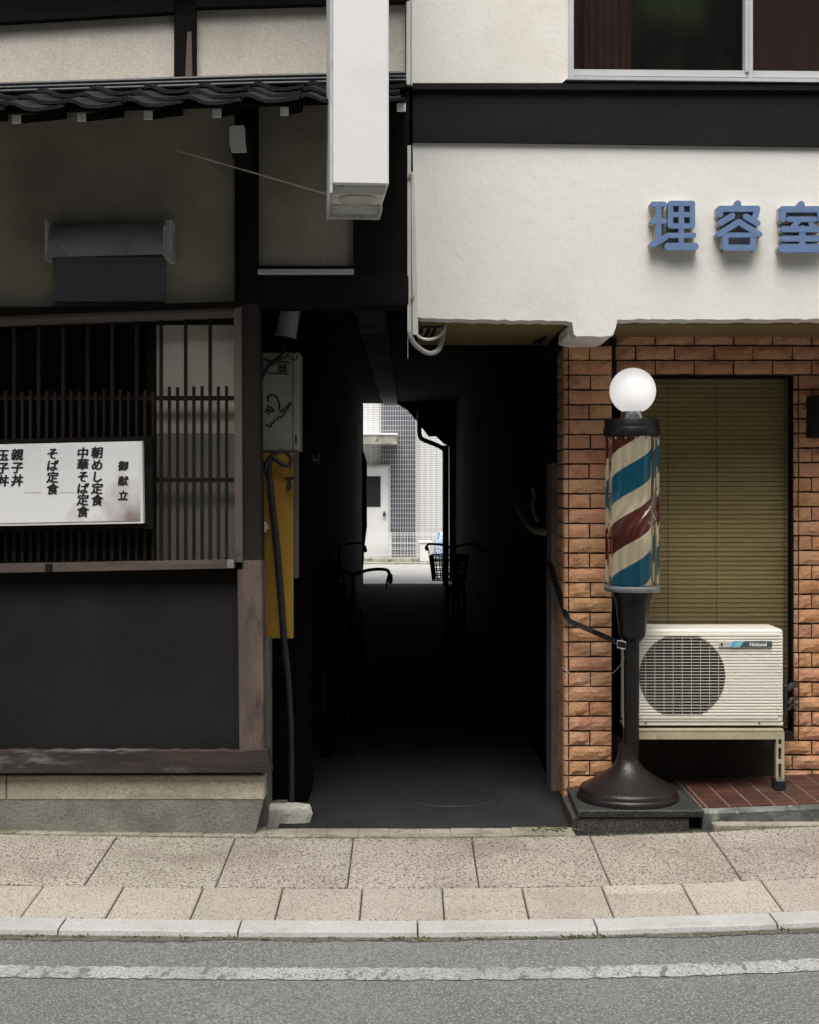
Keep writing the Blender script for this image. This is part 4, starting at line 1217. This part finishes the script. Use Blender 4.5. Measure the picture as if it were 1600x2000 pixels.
# striped drum, its own origin on the axis so the helix turns about it
STRIPE_O = 0.0
dz = bz(1146)
zref = bz(935)                                   # upper edge of the blue band at the drum's left edge in the photo
# fract(z/P - turn*K + O) = .28 where turn = -.25 -> O = .28 - zref/P - .25*K
STRIPE_O = (.28 - (zref - dz) / STRIPE_P - .25 * STRIPE_K) % 1.0
q = MB(); q.lathe([(38 * kp, 0), (38 * kp, bz(852) - dz)], (0, 0, 0), 64)
dr = q.build('striped_drum', stripes(), None, 40)
dr.parent = pole
dr.location = Vector((WX(1233, .265), BY, dz)) - Vector(pole.location)
# fluted acrylic sleeve, twisted through its middle third
q = MB(); n, hgt = 192, 96
za, zb_ = bz(1146), bz(852)
vs, fs = [], []
for i in range(hgt + 1):
    s_ = i / hgt
    tw_ = min(max((s_ - .33) / .34, 0), 1); tw_ = tw_ * tw_ * (3 - 2 * tw_) * 1.25
    for k in range(n):
        a = 2 * math.pi * k / n
        r = (44.5 + 8.2 * abs(math.cos(6 * (a - tw_))) ** .6) * kp
        vs.append((WX(1235, .265) + r * math.cos(a), BY + r * math.sin(a), za + (zb_ - za) * s_))
for i in range(hgt):
    for k in range(n): fs.append((i * n + k, i * n + (k + 1) % n, (i + 1) * n + (k + 1) % n, (i + 1) * n + k))
q.add(vs, fs); q.build('fluted_sleeve', M['acrylic'], pole, 60)
q = MB()
fr = [(1206, 1251), (1222, 1254), (1222, 1268), (1206, 1265)]
q.tube([W(x, y, .19) for x, y in fr + fr[:1]], .0028, 6); q.tube([W(1217, 1268, .20), W(1217, 1330, .21), W(1218, 1420, .22)], .003, 6)
q.build('chain_buckle', M['ring_metal'], pole)
b = MB()
arm = [W(1074, 1098, .88), W(1086, 1140, .72), W(1108, 1206, .47), W(1114, 1214, .455), W(1160, 1234, .40), W(1222, 1262, .235)]
b.tube(arm, .0165, 4)
tag(b.build('bracket_arm', M['black_metal']), 'bent black bar bracing the barber pole to the alley wall', 'bracket')
b = MB(); b.tube(smoothpath([W(x, y, Y) for x, y, Y in [(1098, 1304, .47), (1122, 1320, .44), (1160, 1326, .40), (1192, 1318, .34), (1212, 1299, .26), (1219, 1285, .22)]]), .0022, 6)
tag(b.build('slack_wire', M['pipe_wrap'], None, 60), 'thin slack wire hanging from the barber pole across the brick pier', 'wire')

# ------------------------------------------------------------------ air conditioner
AY = .335
ac = thing('air_conditioner', 'cream outdoor air conditioner unit with round fan grille below the blind', 'air conditioner', W(1380, 1418, AY + .1))
b = MB(); b.rpx(1228, 1229, 1530, 1412, AY, .24, .010); b.build('casing', M['ac_cream'], ac)
b = MB(); b.rpx(1231, 1397.5, 1520, 1404, AY - .004, .005, .002); b.rpx(1228, 1411, 1530, 1417, AY + .006, .23, .002); b.build('base_pan', M['ac_cream'], ac)
FX, FZ, FR = WX(1332, AY), WZ(1321, AY), 84 * (AY + D0) / F
b = MB(); pts = []
for k in range(64):
    a = 2 * math.pi * k / 64
    pts.append((FX + FR * math.cos(a), max(min(FZ + FR * math.sin(a), WZ(1243, AY)), WZ(1396, AY))))
b.prism(pts, AY - .0012, AY + .01); b.build('fan_opening', M['fan_black'], ac)
b = MB()
for k in range(5):
    a0 = 2 * math.pi * k / 5
    pts = [(FX + r * FR * math.cos(a0 + da), FZ + r * FR * math.sin(a0 + da)) for r, da in ((.2, 0), (.85, .15), (.88, .75), (.2, .5))]
    b.prism(pts, AY - .0022, AY - .0013)
b.build('fan_blades', mat('fan_blade', (.016, .017, .020), None, 5, .5), ac)
b = MB(); bf = MB()
py = 1240.0
while py < 1397:
    z = WZ(py, AY); h = .0054; hf = .0014
    xa, xb_ = WX(1231, AY), WX(1517, AY)
    dzz = abs(z - FZ)
    if dzz < FR * .99 and 1245 < py < 1395:
        cw = math.sqrt(FR * FR - dzz * dzz)
        ca, cb_ = max(FX - cw, xa), FX + cw
        bf.box(ca - .004, cb_ + .004, AY - .0075, AY - .0030, z - hf, z + hf, .0005)
        if ca - xa > .006: b.box(xa, ca, AY - .006, AY - .0004, z - h, z + h, .0015)
        b.box(cb_, xb_, AY - .006, AY - .0004, z - h, z + h, .0015)
    else:
        b.box(xa, xb_, AY - .006, AY - .0004, z - h, z + h, .0015)
    b.box(xb_ + .0003, WX(1528.5, AY), AY - .005, AY - .0004, z - h, z + h, .0015)
    py += 5.95
bf.build('fan_grille', M['grille'], ac)
b.build('louvres', M['ac_cream'], ac)
b = MB()
for k in range(-5, 6):
    x = FX + k * 17.8 * (AY + D0) / F
    hh = math.sqrt(max(0, FR * FR - (x - FX) ** 2)) * .93
    if hh < .02: continue
    b.box(x - .0009, x + .0009, AY - .0090, AY - .0076, max(FZ - hh, WZ(1396, AY)), min(FZ + hh, WZ(1243, AY)))
b.build('guard_wires', M['grille'], ac)
b = MB(); b.ppx([(1438, 1252.5), (1508, 1252.5), (1508, 1264), (1428, 1264)], AY - .0145, .006)
bd_ = b.build('badge', M['badge_dark'], ac)
b = MB(); b.ppx([(1433, 1252.5), (1441, 1252.5), (1433, 1264), (1425, 1264)], AY - .0150, .006); b.build('badge_stripe', M['badge_blue'], bd_)
b = MB(); b.ppx([(1441.3, 1252.5), (1453, 1252.5), (1445, 1264), (1433.3, 1264)], AY - .0152, .006); b.build('badge_stripe', M['badge_teal'], bd_)
b = MB(); b.ppx([(1404, 1253), (1432, 1253), (1425, 1264), (1404, 1264)], AY - .0140, .006); b.build('badge_stripe', M['badge_grey'], bd_)
b = MB(); b.rpx(1408, 1256, 1412, 1262, AY - .0146, .003); b.build('badge_mark', M['ink'], bd_)
b = MB(); c = W(1481, 1258.3, AY - .0145)
glyphs(b, "National", c.x, c.z, 10.6 * (AY + D0) / F, AY - .0145, .0008, bold=.018, squash=.93)
b.build('badge_lettering', M['letter_white'], bd_)
b = MB()
for px in (1262, 1484): b.disc_y(WX(px, AY), WZ(1413, AY), .004, AY + .003, AY + .01, 10)
b.build('screw', M['ink'], ac)
b = MB()
for (y, r) in ((1345, .020), (1372, .016), (1384, .012)):
    b.tube([W(1530, y, AY + .12), W(1540, y + 2, AY + .12), W(1545, y - 6, AY + .13), W(1556, y - 8, AY + .26)], r * .7, 8)
b.rpx(1530, 1338, 1538, 1392, AY + .09, .07, .006)
b.build('pipe_valves', M['rubber'], ac)

stn = thing('metal_stand', 'cream slotted steel stand under the air conditioner', 'stand', W(1388, 1540, AY + .1))
b = MB(); b.rpx(1228, 1428, 1530, 1445, AY - .01, .022, .003); b.rpx(1228, 1424, 1531, 1429, AY - .012, .26, .002); b.build('front_rail', M['ac_stand'], stn)
b = MB(); b.rpx(1232, 1428, 1530, 1445, AY + .235, .02, .003); b.build('rear_rail', M['ac_stand'], stn)
for i, (px, Y) in enumerate(((1523, AY - .012), (1236, AY - .012))):
    b = MB()
    x0, x1 = WX(px - 8, AY), WX(px + 8, AY); zt, zb_ = WZ(1429, AY), WZ(1532, AY)
    b.box(x0, x0 + .010, Y, Y + .03, zb_, zt); b.box(x1 - .014, x1, Y, Y + .03, zb_, zt)
    hgt = zt - zb_
    for f0, f1 in ((0, .12), (.40, .47), (.70, .76), (.94, 1.0)):
        b.box(x0 + .010, x1 - .014, Y + .001, Y + .029, zb_ + f0 * hgt, zb_ + f1 * hgt)
    b.build('leg', M['ac_stand'], stn)
for px, Y, lb in ((1522, AY - .03, 'black rubber block under the right leg of the air conditioner stand'), (1237, AY - .03, 'black rubber block under the left leg of the stand, behind the pole foot')):
    b = MB(); x = WX(px, AY); zb_ = stepz(x) + .001 if x > xs0 else .09
    b.box(x - .028, x + .026, Y, Y + .075, zb_, WZ(1520, AY), .008)
    tag(b.build('rubber_foot', M['rubber']), lb, 'block', 'rubber blocks under the stand')
b = MB(); b.rpx(1587, 772, 1680, 855, YW - .10, .12, .008)
mb_ = tag(b.build('meter_box', M['dark_band']), 'dark box fixed to the brick column at the right photo edge', 'meter box')  # solid box put where the brick column lies in black shadow

# ------------------------------------------------------------------ alley right flank
t = thing('wrapped_pipe', 'pale wrapped pipe bending into the right alley wall', 'pipe', W(1050, 1030, 1.3))
b = MB(); b.tube(smoothpath([W(x, y, Y) for x, y, Y in [(1012, 985, 2.0), (1020, 1005, 1.7), (1034, 1026, 1.5), (1048, 1036, 1.35), (1064, 1039, 1.2), (1086, 1037, 1.06)]]), [.022] * 31, 12)
b.build('lagging', M['pipe_wrap'], t, 60)
b = MB(); b.tube(smoothpath([W(x, y, Y) for x, y, Y in [(1040, 955, 1.6), (1044, 975, 1.55), (1040, 990, 1.5), (1050, 1020, 1.4)]]), .010, 8); b.build('copper_tail', M['pipe_wrap'], t, 60)
b = MB(); b.box(WX(1085, 1.0), .752, .96, .975, WZ(1062, .97), WZ(1020, .97), .004); b.build('wall_plate', M['ring_metal'], t)
b = MB(); b.tube(smoothpath([W(x, y, 1.05) for x, y in [(1078, 1035), (1070, 1045), (1066, 1062), (1070, 1085), (1076, 1100)]]), .005, 6); b.build('trailing_wire', M['rubber'], t, 60)
b = MB(); b.tube([W(1072, 690, 1.25), W(1072, 890, 1.25)], .018, 10); b.rpx(1066, 690, 1086, 905, 1.3, .1, .005)
tag(b.build('dark_downpipe', M['black_metal'], None, 60), 'dark downpipe with a faint shine on the right alley wall beside the pier', 'pipe')
b = MB()
for (x0, y0, x1, y1) in ((1085, 628, 1048, 668), (1108, 632, 1070, 700), (1112, 645, 1092, 690)):
    b.tube([W(x0, y0, .35), W(x1, y1, .9)], .022, 10)
tag(b.build('soffit_pipes', M['black_metal'], None, 60), 'dark slanting pipes under the soffit left of the white corbel', 'pipe')

# far mouth of the alley: sloping stair soffit, bent drainpipe, post
YE = 15.2
b = MB()
b.ppx([(776, 700), (776, 788), (795, 799), (815, 822), (818, 830), (818, 700)], YE, .25)
b.ppx([(818, 700), (818, 832), (826, 836), (838, 852), (852, 851), (868, 866), (890, 878), (930, 900), (930, 700)], YE, .25)
tag(b.build('stair_soffit', M['black']), 'black sloping underside of a stair over the far mouth of the alley', 'stair')
b = MB()
b.tube(smoothpath([W(x, y, YE - .1) for x, y in [(819, 800), (819, 840), (822, 855), (832, 861), (850, 868), (866, 877), (871, 890), (871, 960), (871, 1150)]], 5), .036, 10)
b.rpx(865, 870, 877, 1160, YE - .12, .1)
tag(b.build('bent_drainpipe', M['rubber'], None, 60), 'black bent drainpipe at the far right end of the alley', 'pipe')
b = MB(); b.ppx([(877.6, 870), (890, 870), (890, 895), (880.5, 1160), (878.4, 1160)], YE + .05, .1); b.rpx(884, 880, 950, 1160, YE + .06, .1)
tag(b.build('dark_gatepost', M['black']), 'dark post closing the right side of the far alley mouth', 'post')
b = MB(); b.ppx([(600, 770), (702, 770), (702, 845), (706, 850), (706, 870), (716, 902), (716, 1030), (711, 1070), (706, 1160), (600, 1160)], YE - .3, .3)
tag(b.build('dark_shed', M['black']), 'black shed edge on the left of the far alley mouth', 'shed')
b = MB(); b.tube([W(741.5 + 52, 670, 12.0), W(776, 785, 12.0)], .003, 5)

# ------------------------------------------------------------------ bicycles parked along the alley
def bicycle(label, x, y, rz, basket=True):
    t = thing('bicycle', label, 'bicycle', (0, 0, 0), 'dark bicycles parked in the alley')
    m = M['bike']
    def wheel(cx):
        tyre = MB(); n = 36
        P = [Vector((cx + .31 * math.cos(2 * math.pi * k / n), 0, .33 + .31 * math.sin(2 * math.pi * k / n))) for k in range(n + 1)]
        vs, fs = [], []
        for k in range(n):
            a = 2 * math.pi * k / n
            for j in range(8):
                q = 2 * math.pi * j / 8
                r = .31 + .019 * math.cos(q)
                vs.append((cx + r * math.cos(a), .019 * math.sin(q), .33 + r * math.sin(a)))
        for k in range(n):
            for j in range(8): fs.append((k * 8 + j, k * 8 + (j + 1) % 8, ((k + 1) % n) * 8 + (j + 1) % 8, ((k + 1) % n) * 8 + j))
        tyre.add(vs, fs)
        w_ = tyre.build('wheel', M['bike'], t, 60)
        sp = MB()
        for k in range(14):
            a = 2 * math.pi * k / 14
            sp.tube([(cx, .02 * (-1) ** k, .33), (cx + .30 * math.cos(a), 0, .33 + .30 * math.sin(a))], .0015, 4)
        sp.tube([(cx, -.04, .33), (cx, .04, .33)], .018, 8)
        sp.build('spokes', M['bike'], w_)
    wheel(-.52); wheel(.55)
    f = MB()
    for a, c, r in (((-.12, 0, .30), (-.18, 0, .72), .015), ((-.12, 0, .30), (.40, 0, .78), .017), ((-.52, .05, .33), (-.12, .03, .30), .010), ((-.52, -.05, .33), (-.12, -.03, .30), .010),
                    ((-.52, .05, .33), (-.17, .02, .66), .008), ((-.52, -.05, .33), (-.17, -.02, .66), .008), ((.385, 0, .72), (.37, 0, .90), .017), ((.40, .045, .76), (.55, .05, .33), .011), ((.40, -.045, .76), (.55, -.05, .33), .011), ((.40, -.045, .76), (.40, .045, .76), .012)):
        f.tube([a, c], r, 8)
    f.build('frame', m, t, 60)
    s_ = MB(); s_.tube([(-.18, 0, .70), (-.20, 0, .84)], .012, 8); s_.tube([(-.32, 0, .86), (-.24, 0, .875), (-.12, 0, .865), (-.04, 0, .86)], [.075, .085, .05, .02], 10, flat=.45); s_.build('saddle', m, t, 60)
    h = MB(); h.tube([(.37, 0, .88), (.355, 0, 1.0)], .012, 8)
    for sgn in (-1, 1):
        h.tube(smoothpath([Vector(q) for q in [(.355, 0, 1.0), (.40, sgn * .10, 1.03), (.36, sgn * .22, 1.035), (.24, sgn * .26, 1.0), (.16, sgn * .27, .985)]]), .011, 8)
    hb = h.build('handlebar', m, t, 60)
    for sgn in (-1, 1):
        g = MB(); g.tube([(.25, sgn * .26, 1.003), (.12, sgn * .275, .975)], .017, 8); g.tube([(.30, sgn * .24, 1.0), (.22, sgn * .24, .96), (.14, sgn * .25, .93)], .006, 6); g.build('grip', M['rubber'], hb, 60)
    if basket:
        k = MB()
        for j in range(6):
            z = .72 + j * .045; e = .14 + .03 * j / 5
            k.tube([(.50, -e, z), (.50 + .26 + .02 * j / 5, -e, z), (.50 + .26 + .02 * j / 5, e, z), (.50, e, z), (.50, -e, z)], .006, 5)
        for j in range(7):
            y_ = -.14 + j * .0467
            k.tube([(.77, y_ * 1.2, .945), (.76, y_, .72), (.50, y_, .72), (.50, y_ * 1.2, .945)], .0055, 5)
        for j in range(5):
            x_ = .52 + j * .055
            for sg in (-1, 1): k.tube([(x_, sg * .17, .945), (x_, sg * .14, .72)], .0055, 5)
        k.build('basket', m, t)
    p = MB(); p.tube([(-.12, -.09, .30), (-.12, .09, .30)], .02, 8); p.tube([(-.12, .09, .30), (-.05, .10, .16)], .009, 6); p.box(-.10, .0, .10, .18, .145, .165, .004); p.build('pedals', m, t)
    st_ = MB(); st_.tube([(-.52, .08, .33), (-.62, .16, .01)], .009, 6); st_.tube([(-.52, -.08, .33), (-.62, -.16, .01)], .009, 6); st_.build('kickstand', m, t)
    t.location = (x, y, 0); t.rotation_euler = (0, 0, rz)
    return t
bicycle('dark bicycle with wire basket parked at the far right side of the alley', .47, 6.9, math.radians(-98))
bicycle('dark bicycle nearest the viewer on the left side of the alley', -.40, 2.35, math.radians(84), False)
bicycle('dark bicycle further back on the left side of the alley', -.68, 6.4, math.radians(88), False)

# ------------------------------------------------------------------ building across the back street
YF = 21.8
far = thing('tiled_building', 'white and grey tiled building with a white door across the back street', 'building', (0, YF, 0))
b = MB(); b.box(-8, WX(746, YF), YF + .10, YF + .4, .0, 9); b.box(WX(811, YF), 8, YF + .101, YF + .4, .0, 9)
b.build('white_tile_wall', M['tile_white'], far)
b = MB(); b.box(WX(745, YF), WX(812, YF), YF, YF + .4, .0, 9)
b.build('dark_tile_pier', M['tile_dark'], far)
b = MB(); b.rpx(640, 849, 776, 868, YF - .75, .84, .01)
b.build('canopy', M['far_concrete'], far)
b = MB(); b.rpx(640, 846, 777, 850, YF - .77, .86, .01); b.build('canopy_flashing', M['far_white'], far)
dd = MB(); dd.rpx(694, 912, 761, 1098, YF - .03, .14, .01); dr_ = dd.build('door', M['far_white'], far)
b = MB(); b.rpx(705, 930, 743.5, 990, YF - .04, .02); b.build('door_window', M['fan_black'], dr_)
b = MB(); b.rpx(690, 909, 763, 913, YF - .05, .1); b.rpx(759, 913, 763, 1098, YF - .05, .1); b.build('door_frame', M['alu'], dr_)
b = MB(); c = W(751, 1005, YF - .05); b.disc_y(c.x, c.z, .035, YF - .10, YF - .03, 16, .045); b.disc_y(c.x, WZ(1000.5 - 0, YF), .02, YF - .05, YF - .03, 12); b.build('door_handle', M['chrome'], dr_)
b = MB(); b.box(-8, 8, YF - .45, YF + .1, .0, .10, .01); b.box(-8, 8, YF - .75, YF - .45, -.01, .03, .01)
b.build('base_ledge', M['far_concrete'], far)
fen = thing('mesh_fence', 'low white wire mesh fence in front of the tiled building', 'fence', (.1, YF - .25, .1))
b = MB(); YG = YF - .28
x0, x1 = -3.0, 3.0
z0, z1 = WZ(1096, YG), WZ(1041, YG)
k = 0
x = x0
while x < x1:
    b.box(x - .004, x + .004, YG, YG + .008, z0, z1); x += .065
for z in (z0 + .03, z0 + .13, z0 + .25, z0 + .37, z1 - .04, z1):
    b.box(x0, x1, YG - .007, YG, z - .006, z + .006)
b.build('mesh_panel', M['fence_white'], fen)
for x in (WX(762.5, YG), WX(640, YG), WX(905, YG)):
    b = MB(); b.box(x - .02, x + .02, YG + .008, YG + .048, .03, z1 + .01, .004); b.build('fence_post', M['fence_white'], fen)
b = MB(); b.rpx(820, 1060, 842, 1098, YF - .55, .25, .02); b.rpx(818, 1057, 844, 1061, YF - .57, .29, .01)
tag(b.build('white_box', M['far_white']), 'white lidded box standing before the mesh fence across the back street', 'box')
b = MB()
bm = bmesh.new(); bmesh.ops.create_icosphere(bm, subdivisions=3, radius=1)
for v in bm.verts:
    k = 1 + .25 * mnoise.noise(v.co * 2.5)
    v.co = Vector((WX(864, YF - .6) + v.co.x * .17 * k, YF - .62 + v.co.y * .15, .33 + v.co.z * .30 * k))
bm.verts.index_update(); b.add([v.co.copy() for v in bm.verts], [[q.index for q in f.verts] for f in bm.faces]); bm.free()
tag(b.build('blue_bag', M['blue_bag'], None, 60), 'blue and white bag beside the white box across the back street', 'bag')
